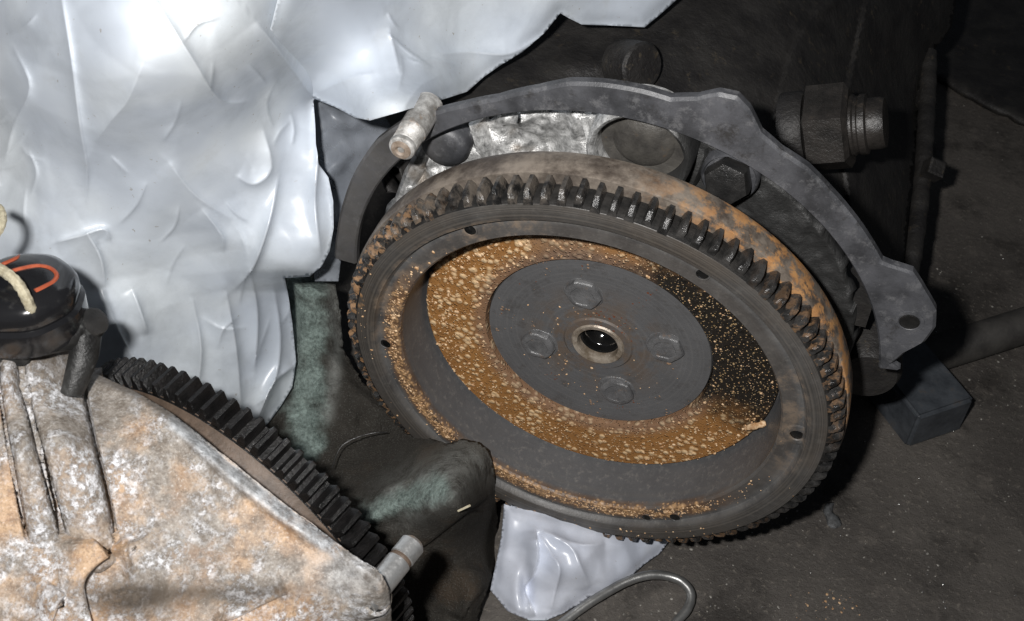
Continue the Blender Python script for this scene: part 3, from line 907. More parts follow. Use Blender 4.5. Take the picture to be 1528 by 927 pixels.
# bored boss above the wheel
bc = PY(952, 233, 0.044)
bm = bmesh.new()
add_lathe_axis(bm, bc + np.array([0, 0.022, 0]), (0, -1, 0), [(0.0275, 0), (0.0270, 0.018), (0.0264, 0.0225), (0.0250, 0.0238), (0.0232, 0.0225), (0.0222, 0.014), (0.0218, 0.004)], 56, caps=False)
eng_part('bored_boss', from_bm('bored_boss', bm, ang=50), M['alu'])
bm = bmesh.new()
add_lathe_axis(bm, bc + np.array([0, 0.022, 0]), (0, -1, 0), [(0.0222, 0.0), (0.0219, 0.010), (0.0160, 0.009), (0.0120, 0.0125), (0.0040, 0.0130)], 48)
eng_part('core_plug', from_bm('core_plug', bm, ang=40), M['bore'])
# hex bolt in a round washer seat
hc_ = PY(1088, 268, 0.056)
bm = bmesh.new()
add_lathe_axis(bm, hc_ + np.array([0, 0.012, 0]), (0, -1, 0), [(0.0150, 0), (0.0148, 0.010), (0.0138, 0.0115), (0.0128, 0.010)], 40)
o = eng_part('washer', from_bm('washer', bm, ang=35), M['flange'])
bm = bmesh.new()
add_lathe_axis(bm, hc_ + np.array([0, 0.004, 0]), (-0.05, -1, 0.25), [(0.0122, 0), (0.0122, 0.011), (0.0112, 0.0135), (0.0085, 0.0140)], 36, rfun=hexfun)
eng_part('case_bolt', from_bm('case_bolt', bm, ang=25), M['black'])
# web ribs on the case wall
def boxy(p0, p1, w, h, taper=0.7):
    bm = bmesh.new()
    a, b_ = Vector(p0), Vector(p1)
    t = (b_ - a).normalized(); yv = Vector((0, -1, 0)); s = t.cross(yv).normalized()
    rows = []
    for k in range(7):
        c = a.lerp(b_, k / 6)
        kk = 1 - 0.25 * abs(k / 3 - 1)
        sec = [(-w, 0), (-w * .8, h * .7), (-w * taper * .6, h), (w * taper * .6, h), (w * .8, h * .7), (w, 0)]
        rows.append([bm.verts.new(c + s * (x * kk) + yv * (y * kk) + Vector((random.uniform(-1, 1), random.uniform(-1, 1), random.uniform(-1, 1))) * 0.0005) for x, y in sec])
    for i in range(6):
        for q in range(5): bm.faces.new((rows[i][q], rows[i][q + 1], rows[i + 1][q + 1], rows[i + 1][q]))
    bm.faces.new(rows[0]); bm.faces.new(rows[-1])
    return bm
for (x0, y0, x1, y1, w, h, mt) in ((715, 172, 742, 232, 0.006, 0.014, 'alu'), (880, 160, 905, 225, 0.005, 0.014, 'alu'), (1052, 205, 1032, 262, 0.006, 0.012, 'alu'), (640, 210, 600, 300, 0.006, 0.010, 'alu')):
    eng_part('case_rib', from_bm('case_rib', boxy(PY(x0, y0, 0.070), PY(x1, y1, 0.070), w, h), ang=40), M[mt])
# smooth round pocket cover at the upper left of the case wall
p = PY(660, 222, 0.056)
bm = bmesh.new()
add_lathe_axis(bm, p + np.array([0, 0.012, 0]), (0, -1, 0), [(0.0140, 0), (0.0138, 0.008), (0.0120, 0.0115), (0.0080, 0.0130), (0.0020, 0.0132)], 40)
eng_part('blanking_plug', from_bm('blanking_plug', bm, ang=50), M['flange'])
# lower case: sump side under the flange on the right
vs, fs = lathe([(0.148, 0.062), (0.150, 0.075), (0.150, 0.16), (0.10, 0.17), (0.06, 0.30)], 120, center=(0, 0, HC))
def lowcase(x0, x1, y0, y1, z0, z1, jit=0.003):
    bm = bmesh.new()
    bmesh.ops.create_cube(bm, size=1)
    bmesh.ops.subdivide_edges(bm, edges=bm.edges, cuts=7, use_grid_fill=True)
    for v in bm.verts:
        v.co = Vector((x0 + (v.co.x + .5) * (x1 - x0), y0 + (v.co.y + .5) * (y1 - y0), z0 + (v.co.z + .5) * (z1 - z0)))
        v.co += mnoise.noise_vector(v.co * 22) * jit
    return bm
bm = lowcase(-0.13, 0.115, 0.085, 0.42, 0.030, 0.150)
eng_part('crankcase', from_bm('crankcase', bm, ang=50), M['case'])
bm = lowcase(0.060, 0.142, 0.070, 0.11, 0.196, 0.214, 0.0015)
eng_part('case_rail', from_bm('case_rail', bm, ang=50), M['case'])
bm = lowcase(0.075, 0.140, 0.078, 0.12, 0.08, 0.19, 0.003)
eng_part('case_side', from_bm('case_side', bm, ang=50), M['case'])
# round drain boss low on the right
p = PY(1280, 560, 0.075)
bm = bmesh.new()
add_lathe_axis(bm, p + np.array([0, 0.05, 0]), (0.1, -1, 0), [(0.020, 0), (0.020, 0.045), (0.017, 0.05), (0.010, 0.0505)], 36)
eng_part('drain_boss', from_bm('drain_boss', bm, ang=40), M['case'])
# feet that stand on the floor
for x in (-0.09, 0.09):
    bm = lowcase(x - 0.02, x + 0.02, 0.14, 0.36, 0.0, 0.05, 0.002)
    eng_part('foot', from_bm('foot', bm, ang=50), M['case'])

# black casing above and behind the flange
def case_feat(x, y, dm):
    f = 0.004 * fbm(x / 120, y / 120, 5)
    f += stepf(x, y, [(1300, -40), (1268, 110), (1255, 200), (1266, 300), (1280, 390)], 0.005, 45)
    f += stepf(x, y, [(1250, -30), (1190, 55), (1165, 130), (1152, 182)], 0.005, 60)
    f += -0.010 * np.exp(-(((x - 1330) / 55) ** 2 + ((y - 40) / 60) ** 2))
    f += ridge(x, y, [(1210, 20), (1235, 10), (1255, -5)], 8, 0.004)
    f += -0.006 * np.exp(-(((x - 880) / 90) ** 2 + ((y - 95) / 22) ** 2))
    return f
casing_poly = [(560, 240), (640, 120), (760, -60), (800, -280), (1480, -280), (1440, -80), (1420, 40), (1405, 62), (1388, 78), (1382, 100), (1372, 150), (1366, 220), (1358, 300), (1350, 395), (1335, 430), (1300, 440), (1230, 330), (1150, 260), (1050, 200), (900, 165), (720, 195), (620, 260)]
ctl = [('z', c[0], c[1], c[2] - 0.013) for c in ((560, 240, .26), (720, 180, .27), (900, 150, .26), (1050, 175, .25), (1150, 240, .23), (1230, 310, .20), (1310, 440, .13), (800, 60, .27), (950, 60, .27), (1100, 80, .26),
       (1200, 150, .235), (1290, 260, .19), (1350, 350, .12), (1370, 150, .13), (1000, -80, .28), (1200, -60, .27), (1400, -60, .20), (800, -60, .28), (800, -280, .28), (1150, -280, .27), (1470, -280, .20))]
eng_part('casing', sheet('casing', casing_poly, ctl, 5, case_feat, 0.1, curl=0.012, curl_w=14), M['case'])
solid(coll.objects['casing'], 0.03)
# wrapped hose along the right edge of the casing
hl = [(1386, 80, .13), (1384, 140, .12), (1380, 210, .11), (1374, 290, .10), (1362, 380, .09), (1348, 450, .08)]
hp = catmull([PZ(*q) for q in hl], 22)
rad = [0.0062 + 0.0012 * abs(((i / 9.0) % 1.0) - 0.2) for i in range(len(hp))]
eng_part('wrapped_hose', from_bm('wrapped_hose', tube(hp, rad, 14, 0.02), ang=30), M['case'])
for (x, y) in ((1378, 135), (1392, 238)):
    p = PZ(x, y, 0.122)
    bm = bmesh.new()
    add_lathe_axis(bm, Vector(p) - Vector((0.0, 0.0, 0.012)), (0.35, -0.45, 0.8), [(0.009, 0), (0.009, 0.012), (0.007, 0.013)], 4)
    eng_part('hose_clip', from_bm('hose_clip', bm, ang=25), M['case'])
# big nut and threaded end on the casing
ax = (RIGHT * 0.90 + DOWN * -0.02 + FWD * -0.43)
nb = PZ(1206, 193, 0.249)
bm = bmesh.new()
add_lathe_axis(bm, nb - Vector(ax).normalized() * 0.012 if False else Vector(nb) - Vector(ax).normalized() * 0.014, ax, [(0.0225, 0.000), (0.0228, 0.011), (0.0215, 0.0135)], 40)
o = eng_part('nut_washer', from_bm('nut_washer', bm, ang=35), M['case'])
bm = bmesh.new()
add_lathe_axis(bm, nb, ax, [(0.0225, 0), (0.0262, 0.0015), (0.0262, 0.0225), (0.0222, 0.0250), (0.0190, 0.0252)], 36, xdir=DOWN + 0.6 * FWD, rfun=hexfun)
eng_part('large_nut', from_bm('large_nut', bm, ang=25), M['nut'])
bm = bmesh.new()
pr = [(q * 0.93, w + 0.005) for q, w in [(0.0190, 0.018), (0.0190, 0.0215), (0.0178, 0.0225), (0.0178, 0.0240), (0.0188, 0.0250), (0.0186, 0.0285), (0.0160, 0.0295), (0.0160, 0.036), (0.0150, 0.0385), (0.0100, 0.0390)]]
add_lathe_axis(bm, nb, ax, pr, 44)
eng_part('threaded_end', from_bm('threaded_end', bm, ang=30), M['nut'])
# bolt head near the bag shadow
p = PZ(948, 98, 0.262)
bm = bmesh.new()
add_lathe_axis(bm, p, (0.75, -0.55, 0.35), [(0.0150, -0.014), (0.0150, 0.006), (0.0135, 0.008), (0.0060, 0.0085)], 24, rfun=None)
eng_part('cover_bolt', from_bm('cover_bolt', bm, ang=30), M['case'])

# stud sticking out of the flange, upper left
best = None
for k in range(120):
    yt = FY - 0.0005 * k
    tip_ = np.array(PY(598, 224, yt)); v = tip_ + np.array([0, FY - yt, 0]) - CAM
    e = abs(463.5 + F * (v @ DOWN) / (v @ FWD) - 172)
    if best is None or e < best[0]: best = (e, tip_, yt)
s_tip = best[1]
sax = Vector((0, FY - best[2] + 0.004, 0))
L = sax.length
stud = empty('stud_bolt')
bm = bmesh.new()
pr = [(0.0052, 0.0), (0.0068, 0.0012), (0.0072, 0.0030)]
h = 0.0035
while h < L * 0.42:
    pr += [(0.0070, h), (0.0064, h + 0.0006), (0.0070, h + 0.0012)]; h += 0.0013
pr += [(0.0074, h), (0.0076, h + 0.002), (0.0076, L + 0.006)]
add_lathe_axis(bm, s_tip, sax, pr, 28)
bpy.data.objects.remove(stud)
o = eng_part('stud_bolt', from_bm('stud_bolt', bm, ang=40), M['satin2'])
bm = bmesh.new()
add_lathe_axis(bm, s_tip - np.array(sax.normalized()) * 0.0006, sax, [(0.0015, 0.0008), (0.0028, -0.0004), (0.0050, 0.0), (0.0056, 0.0012)], 24)
eng_part('stud_end', from_bm('stud_end', bm, ang=30), M['studend'])

# ------------------------------------------------------------------ second flywheel inside the gearbox bell housing
C2 = np.array([-0.163, -0.102, -0.055 + HC]); YAW = 0.25
N2 = np.array([math.sin(YAW), math.cos(YAW), 0.0]); U2 = np.array([math.cos(YAW), -math.sin(YAW), 0.0])
R2 = 0.115
g2 = tag(empty('gearbox_flywheel', C2), 'black oily ring gear peeking out from behind the corroded housing', 'ring gear')
g2.rotation_euler = (0, 0, -YAW)
vs, fs = lathe([(0.02, 0.002), (0.100, 0.002), (R2 - 0.0075, 0.000), (R2 - 0.0075, -0.0165)], 180)
rg2 = link('gear_ring', sharp(mesh('gear_ring', vs, fs), 30), M['gear'], g2)
vs, fs = lathe([(R2 - 0.0072, -0.0150), (R2 - 0.0100, -0.0185), (R2 - 0.0125, -0.034), (R2 - 0.02, -0.04), (0.02, -0.04)], 180)
link('back_rim', sharp(mesh('back_rim', vs, fs), 30), M['rimbrown'], g2)
NT2 = 86
var2 = []
for s in range(4):
    me = tooth_mesh('tooth', R2 - 0.0078, R2, -0.0160, -0.0004, 0.0030, 0.0011, 0.0012, 40 + s)
    me.materials.append(M['gear']); var2.append(me)
for k in range(NT2):
    o = link('tooth', var2[k % 4], None, rg2)
    o.rotation_euler = (0, 2 * math.pi * k / NT2, 0)

# ------------------------------------------------------------------ gearbox bell housing
gh = tag(empty('transmission_housing', (-0.22, -0.2, 0)), 'corroded tan cast bell housing with two ribs and white oxide bloom', 'gearbox')
def gh_part(name, me, mat):
    o = link(name, me, mat, gh); o.location = (0.22, 0.2, 0); return o
def dep_n(px, py, s):
    """distance to the plane s metres along the gearbox axis from the ring gear"""
    r = ray(px, py); return ((C2 + N2 * s - CAM) @ N2) / (r @ N2)
edge_px = [(118, 548), (140, 556), (200, 583), (250, 612), (290, 642), (330, 676), (375, 713), (420, 748), (455, 775), (490, 800), (520, 823), (548, 842), (570, 858), (580, 878), (584, 910), (584, 980)]
SP = -0.036
ctl = [('d', x, y, dep_n(x, y, SP)) for x, y in edge_px]
dd = lambda x, y: dep_n(x, y, SP)
base_d = dd(330, 676)
ctl += [('d', 60, 620, base_d - 0.02), ('d', -60, 560, base_d - 0.02), ('d', 200, 760, base_d - 0.018), ('d', 330, 820, base_d - 0.012), ('d', 60, 820, base_d - 0.03), ('d', -60, 980, base_d - 0.045), ('d', 200, 980, base_d - 0.035), ('d', 400, 980, base_d - 0.02), ('d', 60, 480, base_d + 0.002), ('d', 240, 680, base_d - 0.012)]
silver_line = [(265, 628), (310, 668), (360, 712), (410, 752), (455, 785), (485, 808)]
RIBC = [(70, 460), (78, 560), (102, 680), (140, 840)]
def house_feat(x, y, dm):
    f = 0.0012 * fbm(x / 45, y / 45, 4)
    l1 = np.interp(y, [500, 575, 660, 760, 825, 892], [-2, 0, 14, 33, 46, 57]) - 5
    l3 = np.interp(y, [500, 585, 655, 720, 780, 840], [116, 123, 138, 154, 167, 182]) + 6
    f += 0.018 * np.clip((x - l1) / 2.5 + 0.5, 0, 1) * np.clip((l3 - x) / 2.5 + 0.5, 0, 1) * np.clip((812 - y) / 50, 0, 1)
    d, s, t = poly_dist(x, y, edge_px[1:-1])
    lip = np.exp(-(d / 24) ** 4) * np.clip((x - 200) / 120, 0, 1)
    f += -0.0035 * lip
    f += ridge(x, y, [(q - 8, w + 9) for q, w in silver_line], 7, 0.0034, 1.0)
    # webs near the bottom
    f += stepf(x, y, [(140, 940), (127, 890), (126, 868), (140, 848), (166, 828)], 0.012, 60, 0.05)
    f += stepf(x, y, [(70, 945), (84, 912), (88, 900), (98, 886)], 0.006, 40, 0.05)
    f += ridge(x, y, [(165, 826), (185, 808), (228, 788)], 7, 0.004)
    f += ridge(x, y, [(183, 806), (190, 835), (197, 868)], 6, 0.003)
    f += stepf(x, y, [(320, 935), (360, 918), (400, 898), (430, 886)], 0.006, 26, 0.2)
    f += 0.008 * np.exp(-(((x - 185) / 60) ** 2 + ((y - 885) / 45) ** 2))
    f += -0.006 * np.exp(-(((x - 540) / 26) ** 2 + ((y - 905) / 40) ** 2))
    return f
def silver(x, y):
    d, s, t = poly_dist(x, y, silver_line)
    return np.exp(-(d / 15) ** 4) * (0.95 + 0.6 * fbm(x / 30, y / 30, 3)) + 0.5 * np.exp(-(((x - 520) / 60) ** 2 + ((y - 850) / 40) ** 2))
def grease(x, y):
    g = np.exp(-(((x - 190) / 70) ** 2 + ((y - 895) / 28) ** 2)) + 0.8 * np.exp(-(((x - 330) / 150) ** 2 + ((y - 885) / 16) ** 2))
    d, s, t = poly_dist(x, y, edge_px[:5])
    g = g + 0.7 * np.exp(-(d / 10) ** 2)
    g = g + 0.9 * np.exp(-(((x - 70) / 70) ** 2 + ((y - 520) / 40) ** 2))
    return g
hpoly = [(-60, 470), (60, 470), (100, 520)] + edge_px + [(-60, 980)]
o = gh_part('shell', sheet('shell', hpoly, ctl, 2.7, house_feat, 0.1, curl=0.004, curl_w=9, attr=dict(silver=silver, grease=grease)), M['housing'])
solid(o, 0.008)
# two long ribs
def rib_sheet(polyl, lift, name='rib'):
    L_, R_ = polyl
    poly = L_ + R_[::-1]
    rib_ctl = []
    f0 = tps([(c[1], c[2]) for c in ctl], [c[3] for c in ctl])
    for x, y in L_ + R_:
        rib_ctl.append(('d', x, y, float(f0(np.array([x], float), np.array([y], float))[0]) - lift[0]))
    for (x, y), (x2, y2) in zip(L_, R_):
        rib_ctl.append(('d', (x + x2) / 2, (y + y2) / 2, float(f0(np.array([(x + x2) / 2]), np.array([(y + y2) / 2]))[0]) - lift[1]))
    feat = lambda x, y, dm: 0.0008 * fbm(x / 40, y / 40, 4) + 0.012 * np.clip((y - 760) / 110, 0, 1) ** 2
    o = gh_part(name, sheet(name, poly, rib_ctl, 3.5, feat, 0.2, curl=0.003, curl_w=5, attr=dict(grease=grease, ash=lambda x, y: 0.9 + 0 * x)), M['housing'])
    return solid(o, 0.012)
rib_sheet(([(-2, 500), (0, 575), (14, 660), (33, 760), (46, 825), (57, 892)], [(23, 500), (30, 575), (52, 660), (78, 755), (94, 815), (106, 872)]), (0.001, 0.0060))
rib_sheet(([(32, 500), (39, 575), (61, 660), (87, 755), (103, 815), (116, 872)], [(116, 500), (123, 585), (138, 655), (154, 720), (167, 780), (182, 840)]), (0.001, 0.0075))
# bolt hole in the corner boss
hp_ = P(563, 893, dd(563, 893) - 0.0075)
hn = (ray(563, 893) * -1.0) + RIGHT * 0.75
bm = bmesh.new()
add_lathe_axis(bm, hp_, hn, [(0.0095, -0.008), (0.0078, 0.0002), (0.0066, 0.0008), (0.0058, 0.0002)], 28, caps=False)
gh_part('hole_rim', from_bm('hole_rim', bm), M['housing'])
bm = bmesh.new()
add_lathe_axis(bm, hp_, hn, [(0.0060, -0.004), (0.0059, 0.0004), (0.0030, -0.0010), (0.0010, -0.0011)], 28)
gh_part('hole_bore', from_bm('hole_bore', bm), M['black'])
# body of the gearbox behind the visible shell, down to the floor
def bell(s, r, n=40):
    return [C2 + N2 * s + U2 * (r * math.cos(2 * math.pi * k / n)) + np.array([0, 0, 1]) * (r * math.sin(2 * math.pi * k / n)) for k in range(n)]
bm = bmesh.new()
rings = [[bm.verts.new(p) for p in bell(s, r)] for s, r in ((-0.044, 0.095), (-0.07, 0.092), (-0.12, 0.062), (-0.24, 0.05))]
for i in range(3):
    for k in range(40):
        bm.faces.new((rings[i][k], rings[i][(k + 1) % 40], rings[i + 1][(k + 1) % 40], rings[i + 1][k]))
bm.faces.new(rings[-1]); bm.faces.new(rings[0])
gh_part('gear_case', from_bm('gear_case', bm), M['housing'])
q = C2 + N2 * -0.06
bm = lowcase(q[0] - 0.05, q[0] + 0.05, q[1] - 0.03, q[1] + 0.02, 0.0, 0.06, 0.002)
gh_part('foot', from_bm('foot', bm, ang=50), M['housing'])
# shiny dowel stud
d0 = dep_n(568, 872, SP + 0.004); p0 = P(568, 872, d0)
d1 = None
best = None
for k in range(200):
    s = k * 0.0004
    p1 = p0 + N2 * s
    v = p1 - CAM
    px = 764 + F * (v @ RIGHT) / (v @ FWD); py = 463.5 + F * (v @ DOWN) / (v @ FWD)
    e = math.hypot(px - 611, py - 802)
    if best is None or e < best[0]: best = (e, s)
LS = best[1]
bm = bmesh.new()
rs = 0.0061
add_lathe_axis(bm, p0 - N2 * 0.012, N2, [(rs, 0), (rs, 0.012 + LS * 0.52), (rs * .9, 0.012 + LS * 0.53), (rs * .9, 0.012 + LS * 0.60), (rs, 0.012 + LS * 0.62), (rs, 0.012 + LS * 0.93), (rs * .72, 0.012 + LS), (rs * .5, 0.012 + LS * 1.005)], 28)
gh_part('dowel_stud', from_bm('dowel_stud', bm, ang=30), M['satin'])
bm = bmesh.new()
add_lathe_axis(bm, p0 + N2 * LS * 0.53, N2, [(rs * .92, 0), (rs * .95, LS * 0.02), (rs * .95, LS * 0.055), (rs * .92, LS * 0.075)], 28)
gh_part('rust_band', from_bm('rust_band', bm), M['rimbrown'])

# ------------------------------------------------------------------ black cap, its bracket, and the cord
cbase = base_d - 0.012
cap = tag(empty('black_cap', P(40, 440, cbase)), 'glossy black cap with orange squiggles, perched on the tan housing ribs', 'cap')
co = Vector(cap.location)
def cap_part(name, me, mat):
    o = link(name, me, mat, cap); o.location = -co; return o
cax = Vector(-FWD * 0.62 - DOWN * 0.78 + RIGHT * 0.05).normalized()
cc = P(30, 420, cbase - 0.006)
bm = bmesh.new()
add_lathe_axis(bm, Vector(cc) - cax * 0.024, cax, [(0.0235, 0), (0.0245, 0.004), (0.0245, 0.012), (0.0225, 0.0135), (0.0232, 0.0150), (0.0232, 0.0200), (0.0215, 0.0235), (0.0180, 0.0255), (0.0100, 0.0268), (0.0010, 0.0270)], 56, rfun=lambda a: 1 + 0.012 * math.cos(8 * a))
cap_part('cap_body', from_bm('cap_body', bm, ang=50), M['gloss'])
# orange squiggles printed on the top
cx_, cy_, cz_ = frame(cax)
def cap_top(px, py, lift=0.0004):
    r = ray(px, py)
    c = np.array(Vector(cc) + cax * 0.0024); n = np.array(cax)
    d = ((c - CAM) @ n) / (r @ n)
    p = CAM + r * d
    rr = np.linalg.norm(p - c)
    return p - n * (0.0042 * (rr / 0.021) ** 4) + n * lift
for line in ([(4, 372), (16, 371), (27, 374), (24, 384), (10, 392), (-4, 398)], [(16, 407), (34, 402), (56, 398), (74, 400), (84, 408), (80, 418), (66, 427), (52, 434)]):
    pts_ = catmull([cap_top(x, y) for x, y in line], 6)
    cap_part('orange_mark', from_bm('orange_mark', tube(pts_, 0.0011, 8)), M['orange'])
def lump(poly, controls, name, mat, feat=None, thick=0.02, par=None, curl=0.012, curl_w=14, smooth=True, step=4):
    me = sheet(name, poly, controls, step, feat, 0.2, smooth, curl=curl, curl_w=curl_w)
    o = par(name, me, M[mat]); solid(o, thick); return o
lump([(-40, 452), (10, 462), (60, 468), (104, 446), (112, 470), (104, 492), (60, 505), (48, 535), (26, 546), (-40, 530)], [('d', -40, 480, cbase - 0.002), ('d', 60, 480, cbase - 0.002), ('d', 110, 470, cbase + 0.006), ('d', 20, 540, cbase - 0.006), ('d', 0, 500, cbase - 0.008)], 'bracket', 'grimy', lambda x, y, d: 0.0012 * fbm(x / 30, y / 30, 3), par=cap_part, thick=0.012, curl=0.008, curl_w=18, step=3)
arm = catmull([P(50, 498, cbase + 0.004), P(92, 492, cbase + 0.006), P(124, 500, cbase + 0.010), P(120, 540, cbase + 0.008), P(110, 585, cbase + 0.008)], 8)
bm = tube(arm, [0.011 - 0.006 * i / len(arm) for i in range(len(arm))], 16)
for v in bm.verts: v.co += mnoise.noise_vector(v.co * 70) * 0.002
cap_part('bracket_arm', from_bm('bracket_arm', bm, ang=60), M['grimy'])
p = P(138, 482, cbase + 0.010)
bm = bmesh.new()
add_lathe_axis(bm, p, (RIGHT * 0.75 - DOWN * 0.35 - FWD * 0.5), [(0.0070, -0.012), (0.0070, 0.0), (0.0062, 0.003), (0.0040, 0.0036)], 32)
cap_part('side_knob', from_bm('side_knob', bm, ang=35), M['black'])
cord = tag(empty('cord', P(20, 420, cbase - 0.014)), 'frayed cream cord looped over the glossy black cap', 'cord')
cdo = Vector(cord.location)
def strand(line, rad):
    pts_ = catmull([P(x, y, d) for x, y, d in line], 8)
    bm = tube(pts_, [rad * (0.94 + 0.12 * abs(math.sin(i * 0.9))) for i in range(len(pts_))], 9, 0.06)
    o = link('strand', from_bm('strand', bm), M['cord'], cord); o.location = -cdo
cd0 = cbase - 0.012
strand([(-20, 392, cd0 - 0.006), (4, 404, cd0 - 0.012), (22, 418, cd0 - 0.014), (38, 442, cd0 - 0.012), (50, 470, cd0 - 0.004)], 0.0023)
strand([(-20, 512, cd0), (6, 494, cd0 - 0.002), (28, 481, cd0 - 0.001), (48, 470, cd0 - 0.001)], 0.0013)
strand([(-14, 360, cd0 + 0.0), (-2, 345, cd0), (4, 328, cd0 + 0.004), (0, 312, cd0 + 0.008), (-20, 300, cd0 + 0.01)], 0.0017)

# ------------------------------------------------------------------ plastic sheeting over the engine
def tri(x): return np.abs((x % 1.0) * 2 - 1)
def crumple(x, y, amp, seed=0, big=1.0):
    """flat facets meeting in sharp creases, like stiff film"""
    r = np.random.default_rng(seed)
    out = np.zeros_like(x)
    wx = 50 * fbm(x / 260 + seed, y / 260, 2); wy = 50 * fbm(x / 260 - 3, y / 260 + seed, 2)
    for k in range(12):
        th = r.uniform(0, np.pi); lam = r.uniform(110, 420) * big
        u = ((x + wx) * np.cos(th) + (y + wy) * np.sin(th)) / lam + r.uniform()
        m_ = np.clip(0.35 + 1.9 * perlin(x / 190 / big + 7 * k, y / 190 / big + seed + 3 * k), 0, 1)
        out += (tri(u) - 0.5) * m_ * lam / (250 * big)
    return amp * out / 2.2
def crease(x, y, line, w, h):
    line = smoothline(line); FEAT_C.append(line)
    d, s_, t = poly_dist(x, y, line)
    env = np.sin(np.clip(t, 0.02, 0.98) * np.pi) ** 0.6
    return -h * env * np.where(s_ > 0, np.exp(-d / w), np.exp(-d / (w * 3)))
ps = tag(empty('plastic_sheet', (-0.3, 0.15, 0.2)), 'crumpled milky white plastic sheeting draped over the engine top', 'plastic sheet')
def ps_part(name, me):
    o = link(name, me, M['plastic'], ps); o.location = (0.3, -0.15, -0.2); return o
topc = [('d', -80, -80, .575), ('d', 220, -60, .485), ('d', 500, -60, .53), ('d', 830, -40, .645), ('d', 1000, -20, .70), ('d', 900, 30, .685), ('d', 700, 110, .660), ('y', 600, 168, .030), ('y', 545, 178, .030), ('d', 470, 150, .635), ('d', 600, 60, .615), ('d', 400, 100, .56), ('d', 350, 250, .60), ('d', 480, 300, .640), ('d', 490, 390, .652), ('d', 420, 410, .655), ('d', 200, 250, .575), ('d', 200, 100, .490), ('d', 100, 30, .500), ('d', 340, 40, .500), ('d', 0, 200, .59), ('d', 0, 340, .61), ('d', 160, 420, .63), ('d', 300, 420, .655), ('d', 250, 560, .685), ('d', 120, 560, .655), ('d', 400, 600, .715)]
def bag_feat(x, y, dm):
    f = crumple(x, y, 0.012, 3)
    f += crease(x, y, [(88, -30), (106, 80), (120, 190), (130, 250), (128, 300)], 4, 0.004)
    f += crease(x, y, [(225, -10), (285, 85), (330, 150), (385, 150)], 8, 0.007)
    f += crease(x, y, [(380, 30), (430, 95), (468, 150)], 12, 0.010)
    f += crease(x, y, [(416, 262), (402, 330), (378, 398), (350, 432)], 5, 0.009)
    f += crease(x, y, [(392, 190), (405, 250), (380, 275), (352, 262)], 7, 0.007)
    f += crease(x, y, [(140, 215), (165, 180), (190, 150), (215, 90)], 9, 0.005)
    f += crease(x, y, [(250, 240), (290, 290), (350, 330)], 7, 0.005)
    f += crease(x, y, [(300, 310), (330, 350), (335, 375)], 6, 0.006)
    f += crease(x, y, [(128, 345), (150, 385), (157, 430)], 6, 0.008)
    f += crease(x, y, [(80, 362), (120, 352), (155, 342), (165, 360)], 4, 0.005)
    f += crease(x, y, [(468, 160), (474, 230), (470, 300), (478, 380)], 5, 0.006)
    f += crease(x, y, [(20, 70), (45, 130), (20, 190), (8, 240)], 4, 0.003)
    r_ = np.random.default_rng(77)
    for k in range(34):
        x0, y0 = r_.uniform(0, 470), r_.uniform(0, 600); th = r_.normal(1.9, 0.7); l_ = r_.uniform(25, 85); bend = r_.normal(0, 0.35)
        f += crease(x, y, [(x0, y0), (x0 + l_ * .5 * np.cos(th), y0 + l_ * .5 * np.sin(th)), (x0 + l_ * .5 * (np.cos(th) + np.cos(th + bend)), y0 + l_ * .5 * (np.sin(th) + np.sin(th + bend)))], r_.uniform(1.6, 3.2), r_.uniform(0.0010, 0.0024))
    # hanging part, below and behind the flap
    hang = np.clip((y - 405) / 30, 0, 1) * np.clip((x - 330) / 90, 0, 1)
    f += 0.020 * hang
    f += crease(x, y, [(286, 440), (300, 520), (292, 600)], 5, 0.006)
    f += crease(x, y, [(336, 430), (352, 520), (362, 640)], 6, 0.008)
    f += crease(x, y, [(372, 400), (384, 470), (380, 560)], 5, 0.007)
    f += crease(x, y, [(408, 425), (418, 500), (412, 560), (388, 625)], 5, 0.007)
    f += crease(x, y, [(440, 545), (408, 572), (385, 625)], 4, 0.009)
    f += crease(x, y, [(197, 430), (214, 478), (220, 500)], 5, 0.007)
    f += crease(x, y, [(150, 430), (190, 520), (230, 560)], 7, 0.005)
    return f
main_poly = [(-220, -240), (700, -240), (620, -80), (560, 20), (500, 110), (468, 150), (470, 185), (471, 215), (476, 245), (490, 265), (497, 300), (498, 340), (492, 375), (480, 398), (462, 413), (425, 415), (430, 440), (436, 480), (442, 540), (436, 578), (420, 605), (400, 632), (370, 650), (300, 650), (120, 620), (-220, 560)]
topc += [('d', 200, -240, .50), ('d', 700, -240, .58), ('d', 1120, -220, .72), ('d', -220, -220, .62), ('d', -220, 560, .70), ('d', 440, 550, .715), ('d', 390, 640, .725), ('d', 425, 440, .675)]
ps_part('main_fold', sheet('main_fold', main_poly, topc, 4.0, bag_feat, 0.0, curl=0.004, curl_w=18, attr=dict(single=lambda x, y: np.clip((y - 250) / 230, 0, 1))))
up_poly = [(480, -240), (1160, -240), (1060, -80), (1012, -2), (985, 22), (962, 41), (905, 38), (868, 37), (850, 28), (836, 20), (822, 38), (812, 50), (780, 78), (748, 97), (722, 115), (697, 137), (650, 152), (600, 166), (552, 180), (530, 176), (500, 160), (470, 148), (440, 120), (400, 60), (420, -20)]
upc = [(k, x, y, d - (0.006 if k == 'd' else 0.004)) for k, x, y, d in topc]
